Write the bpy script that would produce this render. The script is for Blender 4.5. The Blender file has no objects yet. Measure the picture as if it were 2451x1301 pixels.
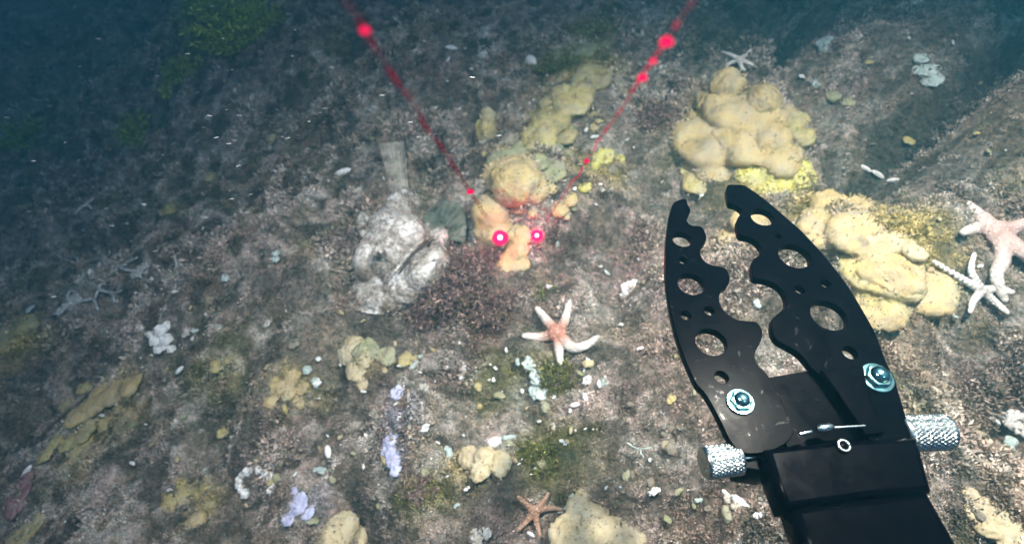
import bpy, bmesh, math, random, time; T0 = time.time()
import numpy as np
from mathutils import Vector, Matrix, noise as mnoise
random.seed(7); RS = np.random.RandomState(11)
scene = bpy.context.scene
COL = scene.collection

# ------------------------------------------------------------------ camera
W0, H0 = 2451.0, 1301.0                 # pixel frame of the photograph
FOV = math.radians(85.0)
F = (W0/2)/math.tan(FOV/2)
PITCH = math.radians(50.0)
CAM = np.array([0.0, 0.0, 0.60])
cam = bpy.data.cameras.new("camera"); camo = bpy.data.objects.new("camera", cam); COL.objects.link(camo)
camo.location = CAM; camo.rotation_euler = (math.radians(90)-PITCH, 0, 0)
cam.sensor_width = 36; cam.angle = FOV; cam.clip_start = 0.01; cam.clip_end = 200
cam.dof.use_dof = True; cam.dof.focus_distance = 0.37; cam.dof.aperture_fstop = 9
cam.lens_unit = 'FOV'
scene.camera = camo
CR = np.array([1.0, 0, 0])
CF = np.array([0, math.cos(PITCH), -math.sin(PITCH)])
CU = np.array([0, math.sin(PITCH), math.cos(PITCH)])
# ------------------------------------------------------------------ world, daylight from above, the vehicle's lamps
w = bpy.data.worlds.new("World"); scene.world = w; w.use_nodes = True
nt = w.node_tree; bg = nt.nodes['Background']
sky = nt.nodes.new('ShaderNodeTexSky'); sky.sky_type = 'NISHITA'; sky.sun_disc = False
sky.sun_elevation = math.radians(55); sky.sun_rotation = math.radians(60)
nt.links.new(sky.outputs[0], bg.inputs[0]); bg.inputs[1].default_value = 0.055
sun = bpy.data.lights.new("sun", 'SUN'); sun.energy = 0.35; sun.angle = math.radians(12); sun.color = (0.55, 0.85, 1.0)
suno = bpy.data.objects.new("sun", sun); COL.objects.link(suno); suno.rotation_euler = (math.radians(25), math.radians(25), 0)
def lamp(loc, tgt, power, size, color, cone=110):
    l = bpy.data.lights.new("vehicle_lamp", 'SPOT'); l.energy = power; l.shadow_soft_size = size; l.color = color
    l.spot_size = math.radians(cone); l.spot_blend = 1.0
    o = bpy.data.objects.new("vehicle_lamp", l); COL.objects.link(o); o.location = loc
    o.rotation_euler = (Vector(tgt)-Vector(loc)).to_track_quat('-Z', 'Y').to_euler()
lamp((0.34, 0.36, 0.98), (0.30, 0.34, 0.0), 108, 0.025, (0.98, 0.90, 0.78), 84)
lamp((-0.16, 0.12, 0.82), (-0.16, 0.40, 0.0), 30, 0.025, (1.0, 0.91, 0.84), 100)
scene.view_settings.view_transform = 'Standard'; scene.view_settings.look = 'None'
scene.view_settings.exposure = 0.38; scene.view_settings.gamma = 1.0
scene.render.engine = 'CYCLES'
scene.cycles.volume_bounces = 1; scene.cycles.max_bounces = 5; scene.cycles.diffuse_bounces = 3
scene.cycles.transparent_max_bounces = 12

# ------------------------------------------------------------------ noise and the shape of the ground
def _hash(ix, iy, s):
    n = (ix.astype(np.int64)*374761393 + iy.astype(np.int64)*668265263 + s*2147483647) & 0xffffffff
    n = ((n ^ (n >> 13))*1274126177) & 0xffffffff
    n = (n ^ (n >> 16)) & 0xffffffff
    return n.astype(np.float64)/4294967295.0
def vn(x, y, s=0):
    ix = np.floor(x); iy = np.floor(y); fx = x-ix; fy = y-iy
    fx = fx*fx*fx*(fx*(fx*6-15)+10); fy = fy*fy*fy*(fy*(fy*6-15)+10)
    a = _hash(ix, iy, s); b = _hash(ix+1, iy, s); c = _hash(ix, iy+1, s); d = _hash(ix+1, iy+1, s)
    return (a*(1-fx)+b*fx)*(1-fy)+(c*(1-fx)+d*fx)*fy*1.0
def fb(x, y, s=0, o=3):
    t = 0; a = 1; n = 0
    for k in range(o):
        t = t + a*(vn(x*math.cos(k)+y*math.sin(k), -x*math.sin(k)+y*math.cos(k), s+k)-.5)*2; n += a; a *= .5; x = x*2.03; y = y*2.03
    return t/n
def sp(v, k): return np.log1p(np.exp(np.clip(v/k, -40, 40)))*k
def big(x, y):
    z = -0.30*sp(-x-0.18, 0.12) + 0.16*sp(x-0.05, 0.15)
    z = z + 0.10*np.exp(-((x-0.95)**2/0.25**2+(y-0.75)**2/0.45**2))
    return z
def dray(px, py):
    px = np.asarray(px, float); py = np.asarray(py, float)
    return CF + ((px-W0/2)/F)[..., None]*CR + (-(py-H0/2)/F)[..., None]*CU     # unit depth along the axis
def hit0(px, py, hf=big, it=40):
    d = dray(px, py); t = np.full(d.shape[:-1], 0.25)
    for _ in range(90):
        p = CAM+d*t[..., None]; g = p[..., 2]-hf(p[..., 0], p[..., 1])
        t = np.where(g > 0, t+np.maximum(g*0.45, 0.0003), t)
    return CAM+d*t[..., None], t
CREV = []
for pts, wd, dp in [([(2075,425),(2180,360),(2290,300),(2400,215),(2500,130)], .045, .12),
                    ([(660,790),(720,755),(800,700),(850,690)], .012, .05),
                    ([(120,640),(250,570),(350,515)], .022, .07),
                    ([(1000,800),(940,830),(840,780)], .012, .015),
                    ([(820,1190),(880,1260),(930,1310)], .022, .07),
                    ([(1850,60),(1880,140),(1850,200)], .03, .05),
                    ([(1120,330),(1060,380),(1030,450)], .03, .035),
                    ([(1180,760),(1240,880),(1300,1000),(1320,1120)], .02, .018),
                    ([(560,750),(530,690)], .012, .02), ([(2000,860),(2200,900),(2451,1010)], .03, .03),
                    ([(2150,770),(2300,800),(2451,880)], .02, .03),
                    ([(400,80),(250,160),(100,200)], .09, .10)]:
    q, _ = hit0([p[0] for p in pts], [p[1] for p in pts]); CREV.append((q[:, :2], wd, dp))
MOUND = []
for px, py, wd, dp in [(1150,720,.06,.02),(1230,470,.07,.03),(1760,300,.10,.05),(2080,640,.12,.05),(1340,250,.09,.03),(600,640,.10,.04),
                       (1300,810,.06,.015),(560,880,.10,.03),(240,960,.10,.02),(2420,320,.10,.10),(2300,430,.06,.03),(900,1000,.08,.02),(1050,180,.10,.04),(580,90,.25,.12),(2150,160,.14,.05)]:
    q, _ = hit0([px], [py]); MOUND.append((q[0, 0], q[0, 1], wd, dp))
def mid(x, y):
    z = big(x, y)
    wx = x+0.03*fb(x*7, y*7, 31, 2); wy = y+0.03*fb(x*7+9, y*7, 32, 2)
    z = z + 0.070*fb(wx*3.3, wy*3.3, 1, 2)
    lm = 1-np.abs(fb(wx*8, wy*8, 4, 2)); z = z + 0.050*(lm-.7)
    u = (x*.8+y*.6); v = (-x*.6+y*.8)
    left = 1/(1+np.exp((x+.1)/.12))
    z = z + 0.016*left*fb(u*5, v*16, 9, 2)
    right = 1/(1+np.exp(-(x-.42)/.06)); z = z + right*0.034*fb((x*.8-y*.6)*5, (x*.6+y*.8)*22, 39, 2)
    n = fb(x*20, y*20, 14, 2); z = z + 0.016*np.abs(n)+0.007*fb(x*36+5, y*36, 71, 1)
    for q, wd, dp in CREV:
        best = np.full(np.shape(x), 1e9)
        for a, b in zip(q[:-1], q[1:]):
            ab = b-a; tt = np.clip(((wx*.5+x*.5-a[0])*ab[0]+(wy*.5+y*.5-a[1])*ab[1])/(ab@ab), 0, 1)
            dd = (x-a[0]-ab[0]*tt)**2+(y-a[1]-ab[1]*tt)**2; best = np.minimum(best, dd)
        z = z - dp*np.exp(-best/wd**2)
    for mx, my, wd, dp in MOUND:
        z = z + dp*np.exp(-((x-mx)**2+(y-my)**2)/wd**2)
    return z
def hgt(x, y):
    z = mid(x, y)
    z = z + 0.0042*fb(x*55, y*55, 18, 2)+0.0022*fb(x*150, y*150, 25, 2)
    return z
_gx = np.arange(-6, 3, .01); _gy = np.arange(-.5, 6.5, .01); _GX, _GY = np.meshgrid(_gx, _gy); GZ = mid(_GX, _GY).tolist()
def gz(x, y):
    u = min(max((x+6)*100, 0), len(_gx)-2.001); v = min(max((y+.5)*100, 0), len(_gy)-2.001); i = int(u); j = int(v); u -= i; v -= j
    a = GZ[j]; b = GZ[j+1]; return (a[i]*(1-u)+a[i+1]*u)*(1-v)+(b[i]*(1-u)+b[i+1]*u)*v
def P(px, py, lift=0.0):
    """point on the ground seen at that place of the photograph, lifted towards the viewer (m), and metres per pixel there"""
    d = dray(px, py); dx, dy, dz = float(d[0]), float(d[1]), float(d[2]); t = .25
    for _ in range(160):
        g = .6+dz*t-gz(dx*t, dy*t)
        if g < .00015: break
        t += g*.45
    t2 = t-lift
    return CAM+d*t2, t2/F

ZC = dict(y=(.50,.42,.17), ol=(.24,.24,.08), m=(.36,.27,.25), gr=(.26,.36,.08), lav=(.42,.42,.52), pale=(.50,.51,.48), tan=(.52,.42,.33), crev_shade=(.10,.10,.09), br=(.22,.15,.12))  # near-black entry: shade of crevices and gaps put into the ground colour
ZONES = []
for px, py, r, c, wt in [(1380,200,90,'y',.8),(1330,340,80,'y',.7),(1450,400,70,'y',.8),(1420,120,70,'ol',.8),(1820,430,90,'y',.8),(1700,330,90,'y',.8),(1960,540,90,'y',.8),(2100,670,120,'y',.9),
    (2230,740,90,'y',.8),(1780,560,80,'tan',.8),(860,870,50,'y',.6),(690,930,55,'y',.6),(250,970,90,'y',.6),(140,1080,60,'y',.6),(440,1190,70,'y',.7),(1130,1080,70,'y',.6),(50,830,90,'y',.7),
    (1430,1250,90,'tan',.9),(1230,430,80,'y',.7),(2380,1230,120,'tan',.9),(2200,850,90,'tan',.6),(1500,580,130,'m',.7),(1150,720,110,'br',.9),(1560,930,130,'m',.6),(1240,880,100,'ol',.7),
    (1340,1050,90,'ol',.8),(1010,1180,70,'ol',.7),(560,110,110,'gr',.9),(340,310,80,'gr',.7),(90,340,90,'gr',.8),(950,980,60,'lav',.6),(940,1080,35,'lav',.6),(730,1210,50,'lav',.6),(240,660,80,'pale',.5),
    (1280,930,40,'pale',.5),(2330,1000,150,'tan',.6),(1880,130,50,'crev_shade',.8),(2180,360,60,'crev_shade',1),(2260,310,60,'crev_shade',1),(2340,255,60,'crev_shade',1),(2430,190,60,'crev_shade',1),(900,400,60,'crev_shade',.5),(760,430,60,'crev_shade',.4),(1090,560,40,'crev_shade',.8),(1380,520,30,'crev_shade',.4),(1300,980,50,'crev_shade',.4),(2200,470,60,'crev_shade',.6),(1600,290,50,'br',.9),(1060,380,60,'crev_shade',.6),(1960,180,120,'m',.5),(500,900,90,'ol',.5),(600,1080,120,'m',.5),
    (880,950,80,'m',.5),(1660,720,90,'m',.6),(2350,620,80,'tan',.6),(1700,1150,110,'m',.5),(1470,760,90,'tan',.4),(1060,210,90,'m',.5),(780,820,80,'tan',.5),(2400,420,90,'tan',.5),(1200,1230,90,'m',.5)]:
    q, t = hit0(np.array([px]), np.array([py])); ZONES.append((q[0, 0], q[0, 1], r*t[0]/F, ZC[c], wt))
def zonecol(x, y):
    wx = x+.035*fb(x*9, y*9, 81, 3); wy = y+.035*fb(x*9, y*9, 85, 3)
    def ss(v, a, b): v = np.clip((v-a)/(b-a), 0, 1); return (v*v*(3-2*v))[..., None]
    c = np.ones(x.shape+(3,))*np.array([.37, .325, .28])
    for sc_, sd, col in [(5, 90, (.25,.24,.15)), (8, 94, (.46,.40,.37)), (13, 98, (.24,.20,.19)), (20, 102, (.44,.38,.31)), (26, 106, (.31,.245,.21)), (17, 118, (.52,.45,.42)), (34, 110, (.58,.55,.52)), (38, 114, (.11,.10,.08))]:
        k = ss(fb(wx*sc_, wy*sc_, sd, 3), .08, .38)*.85; c = c*(1-k)+np.array(col)*k
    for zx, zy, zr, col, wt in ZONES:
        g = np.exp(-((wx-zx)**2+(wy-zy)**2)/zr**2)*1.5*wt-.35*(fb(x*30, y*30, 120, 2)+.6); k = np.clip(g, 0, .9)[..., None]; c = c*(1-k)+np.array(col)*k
    return c
def paint(me, cols):
    a = me.color_attributes.new('growth', 'FLOAT_COLOR', 'POINT'); a.data.foreach_set('color', np.concatenate([cols, np.ones((len(cols), 1))], 1).astype(np.float32).ravel())  # carries growth colours and the painted crevice shade
# ------------------------------------------------------------------ materials
def ramp(nt, fac, stops):
    r = nt.nodes.new('ShaderNodeValToRGB'); e = r.color_ramp.elements
    while len(e) < len(stops): e.new(0.5)
    for k, (p, c) in enumerate(stops): e[k].position = p; e[k].color = (*c, 1)
    nt.links.new(fac, r.inputs[0]); return r.outputs[0]
def noise(nt, scale, detail=4, rough=.6, vec=None, dist=0):
    n = nt.nodes.new('ShaderNodeTexNoise'); n.inputs['Scale'].default_value = scale
    n.inputs['Detail'].default_value = detail; n.inputs['Roughness'].default_value = rough; n.inputs['Distortion'].default_value = dist
    if vec: nt.links.new(vec, n.inputs['Vector'])
    return n.outputs['Fac']
def mixc(nt, f, a, b, mode='MIX'):
    m = nt.nodes.new('ShaderNodeMix'); m.data_type = 'RGBA'; m.blend_type = mode
    for s, v in ((m.inputs[0], f), (m.inputs[6], a), (m.inputs[7], b)):
        if isinstance(v, (int, float)): s.default_value = v
        elif isinstance(v, tuple): s.default_value = (*v, 1)
        else: nt.links.new(v, s)
    return m.outputs[2]
def newmat(name):
    m = bpy.data.materials.new(name); m.use_nodes = True; nt = m.node_tree
    b = nt.nodes['Principled BSDF']; tc = nt.nodes.new('ShaderNodeTexCoord')
    return m, nt, b, tc.outputs['Object']
def bump(nt, b, h, strength, dist):
    bp = nt.nodes.new('ShaderNodeBump'); bp.inputs['Strength'].default_value = strength; bp.inputs['Distance'].default_value = dist
    nt.links.new(h, bp.inputs['Height']); nt.links.new(bp.outputs[0], b.inputs['Normal'])
def organic(name, stops, scale=60, rough=.6, bs=.6, bscale=300, bdist=.003, sss=0, fine=None, spec=.4, silt=0):
    m, nt, b, v = newmat(name)
    c = ramp(nt, noise(nt, scale, 6, .65, v, .3), stops)
    if fine: c = mixc(nt, ramp(nt, noise(nt, fine[0], 4, .7, v), [(fine[1], (0,0,0)), (fine[1]+.1, (1,1,1))]), c, fine[2])
    if silt:
        w3 = nt.nodes.new('ShaderNodeVectorMath'); w3.operation = 'ADD'; oi = nt.nodes.new('ShaderNodeObjectInfo'); nt.links.new(v, w3.inputs[0]); nt.links.new(oi.outputs['Location'], w3.inputs[1])
        c = mixc(nt, ramp(nt, noise(nt, 34, 8, .72, w3.outputs[0]), [(.46, (0,0,0)), (.60, (silt,)*3)]), c, (.34, .30, .245))
        vo = nt.nodes.new('ShaderNodeTexVoronoi'); vo.inputs['Scale'].default_value = 170; nt.links.new(w3.outputs[0], vo.inputs['Vector'])
        c = mixc(nt, ramp(nt, vo.outputs['Distance'], [(.08, (.8,.8,.8)), (.2, (0,0,0))]), c, (.16, .12, .07))
    nt.links.new(c, b.inputs['Base Color']); b.inputs['Roughness'].default_value = rough
    b.inputs['Specular IOR Level'].default_value = spec
    bump(nt, b, noise(nt, bscale, 5, .7, v), bs, bdist)
    if sss:
        b.inputs['Subsurface Weight'].default_value = sss; b.inputs['Subsurface Radius'].default_value = (1, .6, .3); b.inputs['Subsurface Scale'].default_value = .004
    return m
M = {}
def groundmat(name, island):
    m, nt, b, v = newmat(name); at = nt.nodes.new('ShaderNodeAttribute'); at.attribute_name = 'growth'; c = at.outputs['Color']
    if island:
        g = nt.nodes.new('ShaderNodeNewGeometry'); k = ramp(nt, g.outputs['Random Per Island'], [(0, (.6,.6,.6)), (.6, (1,1,1)), (.95, (1.2,1.18,1.17)), (1, (1.6,1.57,1.55))])
    else:
        k = ramp(nt, noise(nt, 190, 6, .75, v), [(.35, (.30,.30,.26)), (.5, (.9,.9,.9)), (.65, (1.45,1.42,1.4))]); bump(nt, b, noise(nt, 240, 6, .75, v), .9, .008)
    c = mixc(nt, 1.0, c, k, 'MULTIPLY'); h = ramp(nt, noise(nt, 60, 5, .7, v), [(.36, (.55,.56,.50)), (.6, (1.25,1.2,1.18))]); c = mixc(nt, 1.0, c, h, 'MULTIPLY')
    nt.links.new(c, b.inputs['Base Color']); b.inputs['Roughness'].default_value = .7; b.inputs['Specular IOR Level'].default_value = .2; return m
M['seabed0'] = organic('seabed', [(.28, (.06,.06,.04)), (.40, (.24,.20,.18)), (.46, (.13,.13,.07)), (.52, (.34,.28,.27)), (.58, (.19,.18,.11)), (.66, (.40,.36,.35)), (.8, (.50,.49,.48))], 40, .8, 1.0, 260, .010,
                      fine=(230, .50, (.09,.08,.06)))
M['seabed'] = groundmat('seabed', False); M['turf'] = groundmat('turf', True)
def turfmat(name, stops, scale=9):
    m, nt, b, v = newmat(name)
    g = nt.nodes.new('ShaderNodeNewGeometry')
    c = ramp(nt, noise(nt, scale, 6, .75, v), stops)
    k = ramp(nt, g.outputs['Random Per Island'], [(0, (.25,.25,.25)), (.6, (.8,.8,.8)), (.92, (1.3,1.25,1.25)), (1, (2.3,2.2,2.2))])
    c = mixc(nt, 1.0, c, k, 'MULTIPLY')
    nt.links.new(c, b.inputs['Base Color']); b.inputs['Roughness'].default_value = .6; b.inputs['Specular IOR Level'].default_value = .25
    return m
M['turf0'] = turfmat('turf0', [(.30, (.07,.07,.04)), (.37, (.32,.24,.22)), (.42, (.14,.14,.06)), (.47, (.38,.30,.31)), (.51, (.20,.16,.10)), (.55, (.40,.33,.31)), (.60, (.54,.49,.49)), (.66, (.14,.15,.10)), (.72, (.44,.42,.27))], 13)
M['brownweed'] = turfmat('brownweed', [(.35, (.15,.10,.08)), (.5, (.30,.21,.19)), (.65, (.20,.16,.08))], 30)
M['oliveweed'] = turfmat('oliveweed', [(.35, (.10,.11,.03)), (.5, (.20,.21,.06)), (.65, (.12,.11,.04))], 30)
M['greenweed'] = turfmat('greenweed', [(.35, (.28,.36,.06)), (.5, (.50,.60,.12)), (.65, (.36,.44,.10))], 20)
M['ochre'] = organic('ochre_sponge', [(.32, (.20,.16,.10)), (.41, (.35,.27,.13)), (.5, (.45,.34,.155)), (.58, (.47,.38,.20)), (.68, (.33,.30,.20))], 26, .55, .6, 300, .003, .12, (170, .63, (.26,.22,.16)), silt=.5)
M['yellow'] = organic('yellow_sponge', [(.32, (.18,.16,.09)), (.41, (.31,.26,.11)), (.5, (.43,.36,.14)), (.58, (.46,.41,.20)), (.68, (.28,.27,.17))], 26, .55, .6, 300, .003, .12, (140, .6, (.24,.22,.15)), silt=.5)
M['lemon'] = organic('lemon_sponge', [(.3, (.24,.22,.05)), (.45, (.50,.46,.10)), (.6, (.58,.56,.20)), (.72, (.62,.62,.42))], 60, .55, .6, 260, .003, .1, (150, .6, (.24,.24,.10)), silt=.5)
M['cream'] = organic('cream_crust', [(.3, (.22,.18,.11)), (.42, (.37,.30,.17)), (.55, (.47,.40,.25)), (.7, (.39,.37,.27))], 45, .6, .5, 260, .002, .1, (120, .62, (.26,.22,.16)), silt=.5)
M['greyyellow'] = organic('grey_green_sponge', [(.3, (.12,.13,.08)), (.45, (.22,.23,.13)), (.6, (.30,.30,.16)), (.75, (.30,.33,.24))], 38, .65, .6, 260, .003, .0, (110, .6, (.12,.12,.09)), silt=.5)
M['lavender'] = organic('lavender_crust', [(.3, (.24,.24,.36)), (.5, (.40,.41,.58)), (.7, (.52,.54,.68))], 60, .6, .5, 300, .002, .1, (130, .6, (.20,.18,.2)))
M['white'] = organic('white_shell', [(.3, (.45,.46,.46)), (.5, (.75,.76,.76)), (.7, (.82,.82,.80))], 120, .4, .5, 400, .002, 0, (160, .62, (.35,.34,.32)))
M['pale'] = organic('pale_crust', [(.3, (.34,.34,.33)), (.5, (.58,.58,.57)), (.7, (.74,.74,.73))], 90, .6, .6, 300, .003, silt=.9)
M['teal'] = organic('teal_crust', [(.3, (.20,.26,.25)), (.5, (.42,.50,.48)), (.7, (.58,.64,.62))], 90, .6, .6, 300, .003)
M['redcrust'] = organic('red_crust', [(.3, (.14,.08,.08)), (.5, (.26,.13,.13)), (.7, (.32,.20,.20))], 50, .6, .5, 300, .002)
M['rock'] = organic('rock', [(.3, (.08,.07,.055)), (.45, (.20,.175,.14)), (.6, (.32,.28,.22)), (.75, (.42,.40,.36))], 22, .7, .8, 160, .006, 0, (90, .6, (.15,.13,.10)))
M['snow'] = organic('snow', [(.3, (.55,.56,.58)), (.7, (.7,.7,.7))], 60, .5, 0)
def starmat(name, disc, arm, r0, r1, scale=250):
    m, nt, b, v = newmat(name)
    ln = nt.nodes.new('ShaderNodeVectorMath'); ln.operation = 'LENGTH'; nt.links.new(v, ln.inputs[0])
    mr = nt.nodes.new('ShaderNodeMapRange'); mr.inputs[1].default_value = r0; mr.inputs[2].default_value = r1
    nt.links.new(ln.outputs['Value'], mr.inputs[0])
    vo = nt.nodes.new('ShaderNodeTexVoronoi'); vo.inputs['Scale'].default_value = scale; nt.links.new(v, vo.inputs['Vector'])
    spots = ramp(nt, vo.outputs['Distance'], [(.18, (1,1,1)), (.38, (0,0,0))])
    base = mixc(nt, mr.outputs[0], disc, arm)
    lite = mixc(nt, mr.outputs[0], tuple(min(.85, c*1.5+.12) for c in disc), tuple(min(.9, c*1.15+.04) for c in arm))
    nt.links.new(mixc(nt, spots, base, lite), b.inputs['Base Color']); b.inputs['Roughness'].default_value = .55
    bump(nt, b, spots, .8, .0012); return m
M['star'] = starmat('pink_star', (.36,.16,.11), (.56,.52,.48), .012, .030)
M['starbrown'] = starmat('brown_star', (.25,.14,.09), (.50,.36,.26), .012, .06)
M['starpink'] = starmat('rose_star', (.42,.29,.26), (.60,.55,.51), .012, .055)
M['starwhite'] = starmat('white_star', (.46,.42,.39), (.66,.64,.61), .005, .02)
def fishmat():
    m, nt, b, v = newmat('fish_skin')
    a = ramp(nt, noise(nt, 32, 5, .65, v, .6), [(.34, (.18,.145,.11)), (.42, (.32,.28,.24)), (.51, (.47,.44,.41)), (.64, (.76,.75,.73))])
    f = ramp(nt, noise(nt, 200, 4, .7, v), [(.40, (.38,.34,.31)), (.55, (1,1,1))])
    c = mixc(nt, .9, a, f, 'MULTIPLY'); nt.links.new(c, b.inputs['Base Color'])
    b.inputs['Roughness'].default_value = .5; bump(nt, b, noise(nt, 260, 5, .7, v), .5, .002); return m
M['fish'] = fishmat()
def finmat(name, dark, light, band):
    m, nt, b, v = newmat(name)
    c = ramp(nt, noise(nt, band, 3, .6, v), [(.35, dark), (.62, light)])
    nt.links.new(c, b.inputs['Base Color']); b.inputs['Roughness'].default_value = .5; b.inputs['Alpha'].default_value = .55 if 'green' in name else 1
    bump(nt, b, noise(nt, 250, 3, .6, v), .4, .001); return m
M['tailfin'] = finmat('tail_fin', (.20,.18,.14), (.42,.39,.32), 60)
M['greenfin'] = finmat('green_fin', (.06,.075,.05), (.21,.24,.19), 40)
M['palefin'] = finmat('pale_fin', (.28,.29,.28), (.66,.70,.70), 90)
def plain(name, col, rough, metal=0, spec=.5, bs=0, bscale=200, coat=0):
    m, nt, b, v = newmat(name)
    c = ramp(nt, noise(nt, bscale, 5, .7, v), [(.35, tuple(x*.7 for x in col)), (.65, col)])
    nt.links.new(c, b.inputs['Base Color']); b.inputs['Metallic'].default_value = metal; b.inputs['Specular IOR Level'].default_value = spec
    r = ramp(nt, noise(nt, bscale*.4, 4, .7, v), [(.3, (rough*.7,)*3), (.7, (min(1, rough*1.3),)*3)]); nt.links.new(r, b.inputs['Roughness'])
    b.inputs['Coat Weight'].default_value = coat
    if bs: bump(nt, b, noise(nt, bscale, 5, .7, v), bs, .0005)
    return m
M['anodised'] = plain('black_anodised', (.0008,.001,.0025), .24, 0, .03, .1, 120)
for _m in [M['anodised']]:
    nt = _m.node_tree; b = nt.nodes['Principled BSDF']; v = nt.nodes['Texture Coordinate'].outputs['Object']
    nt.links.new(ramp(nt, noise(nt, 75, 6, .8, v, 1.5), [(.60, (.015,.015,.015)), (.76, (.22,.22,.22))]), b.inputs['Specular IOR Level'])
M['plastic'] = plain('black_plastic', (.001,.001,.0025), .22, 0, .025, .05, 300)
M['steel'] = plain('steel', (.48,.52,.51), .28, 1, .5, .1, 200)
M['steelblue'] = plain('tinted_steel', (.35,.58,.55), .18, 1)
M['pupil'] = plain('pupil', (.01,.01,.012), .15, 0, .6)
M['iris'] = plain('iris', (.5,.46,.42), .3, 0, .5)
M['mouthline'] = plain('mouth_line', (.07,.055,.05), .8, 0, .1)
def emis(name, col, strength, alpha=None, nscale=300, lo=.4, hi=.6, fade=None):
    m = bpy.data.materials.new(name); m.use_nodes = True; nt = m.node_tree; nt.nodes.clear()
    out = nt.nodes.new('ShaderNodeOutputMaterial'); e = nt.nodes.new('ShaderNodeEmission'); e.inputs[0].default_value = (*col, 1); e.inputs[1].default_value = strength
    if alpha:
        tc = nt.nodes.new('ShaderNodeTexCoord'); f = ramp(nt, noise(nt, nscale, 4, .7, tc.outputs['Object']), [(lo, (alpha[0],)*3), (hi, (alpha[1],)*3)])
        if fade:
            ln = nt.nodes.new('ShaderNodeVectorMath'); ln.operation = 'LENGTH'; nt.links.new(tc.outputs['Object'], ln.inputs[0])
            mr = nt.nodes.new('ShaderNodeMapRange'); mr.inputs[1].default_value = fade[0]; mr.inputs[2].default_value = fade[1]; mr.inputs[3].default_value = fade[2]; mr.inputs[4].default_value = 1
            nt.links.new(ln.outputs['Value'], mr.inputs[0]); f = mixc(nt, 1.0, f, mr.outputs[0], 'MULTIPLY')
        t = nt.nodes.new('ShaderNodeBsdfTransparent'); mx = nt.nodes.new('ShaderNodeMixShader')
        nt.links.new(f, mx.inputs[0]); nt.links.new(t.outputs[0], mx.inputs[1]); nt.links.new(e.outputs[0], mx.inputs[2]); nt.links.new(mx.outputs[0], out.inputs[0])
    else: nt.links.new(e.outputs[0], out.inputs[0])
    return m
M['beam'] = emis('laser_light', (.75,.02,.08), .75, (.0, .55), 230, .44, .58, (.26, .42, .12))
M['beamdim'] = emis('laser_light_faint', (.42,.02,.07), .32, (.0, .55), 210, .45, .59, (.28, .40, .03))
def glow(name, R, col, st):
    m = bpy.data.materials.new(name); m.use_nodes = True; nt = m.node_tree; nt.nodes.clear()
    out = nt.nodes.new('ShaderNodeOutputMaterial'); e = nt.nodes.new('ShaderNodeEmission'); e.inputs[0].default_value = (*col, 1)
    tc = nt.nodes.new('ShaderNodeTexCoord'); ln = nt.nodes.new('ShaderNodeVectorMath'); ln.operation = 'LENGTH'; nt.links.new(tc.outputs['Object'], ln.inputs[0])
    mr = nt.nodes.new('ShaderNodeMapRange'); mr.interpolation_type = 'SMOOTHERSTEP'; mr.inputs[1].default_value = R*.15; mr.inputs[2].default_value = R; mr.inputs[3].default_value = st; mr.inputs[4].default_value = 0
    nt.links.new(ln.outputs['Value'], mr.inputs[0]); nt.links.new(mr.outputs[0], e.inputs[1]); nt.links.new(e.outputs[0], out.inputs['Volume']); return m
M['glow'] = glow('laser_glow', .0165, (1, .0, .09), 170)
M['halo'] = emis('laser_halo', (1,.0,.10), 1.0)
M['laserhot'] = emis('laser_hot', (1,.75,.92), 4)
M['laserred'] = emis('laser_red', (1,.01,.10), 1.2)

# ------------------------------------------------------------------ helpers
def link(name, me, mat=None, parent=None):
    o = bpy.data.objects.new(name, me); COL.objects.link(o)
    if mat and me: me.materials.append(M[mat])
    if parent: o.parent = parent
    return o
def tag(o, label, cat, group=None):
    o['label'] = label; o['category'] = cat
    if group: o['group'] = group
    return o
def empty(name, loc):
    o = bpy.data.objects.new(name, None); COL.objects.link(o); o.location = loc; return o
def smooth(me):
    me.polygons.foreach_set('use_smooth', [True]*len(me.polygons)); me.update()
def np_mesh(name, v, quads=None, tris=None):
    me = bpy.data.meshes.new(name); faces = quads if quads is not None else tris; k = faces.shape[1]
    me.vertices.add(len(v)); me.vertices.foreach_set('co', np.asarray(v, np.float32).ravel())
    me.loops.add(faces.size); me.loops.foreach_set('vertex_index', faces.astype(np.int32).ravel())
    me.polygons.add(len(faces)); me.polygons.foreach_set('loop_start', np.arange(0, faces.size, k, dtype=np.int32))
    me.update(calc_edges=True); me.validate(); return me
ICO = None
def ico(sub=3):
    global ICO
    if ICO is None: ICO = {}
    if sub not in ICO:
        bm = bmesh.new(); bmesh.ops.create_icosphere(bm, subdivisions=sub, radius=1)
        ICO[sub] = (np.array([v.co[:] for v in bm.verts]), np.array([[v.index for v in f.verts] for f in bm.faces])); bm.free()
    return ICO[sub]
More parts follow.
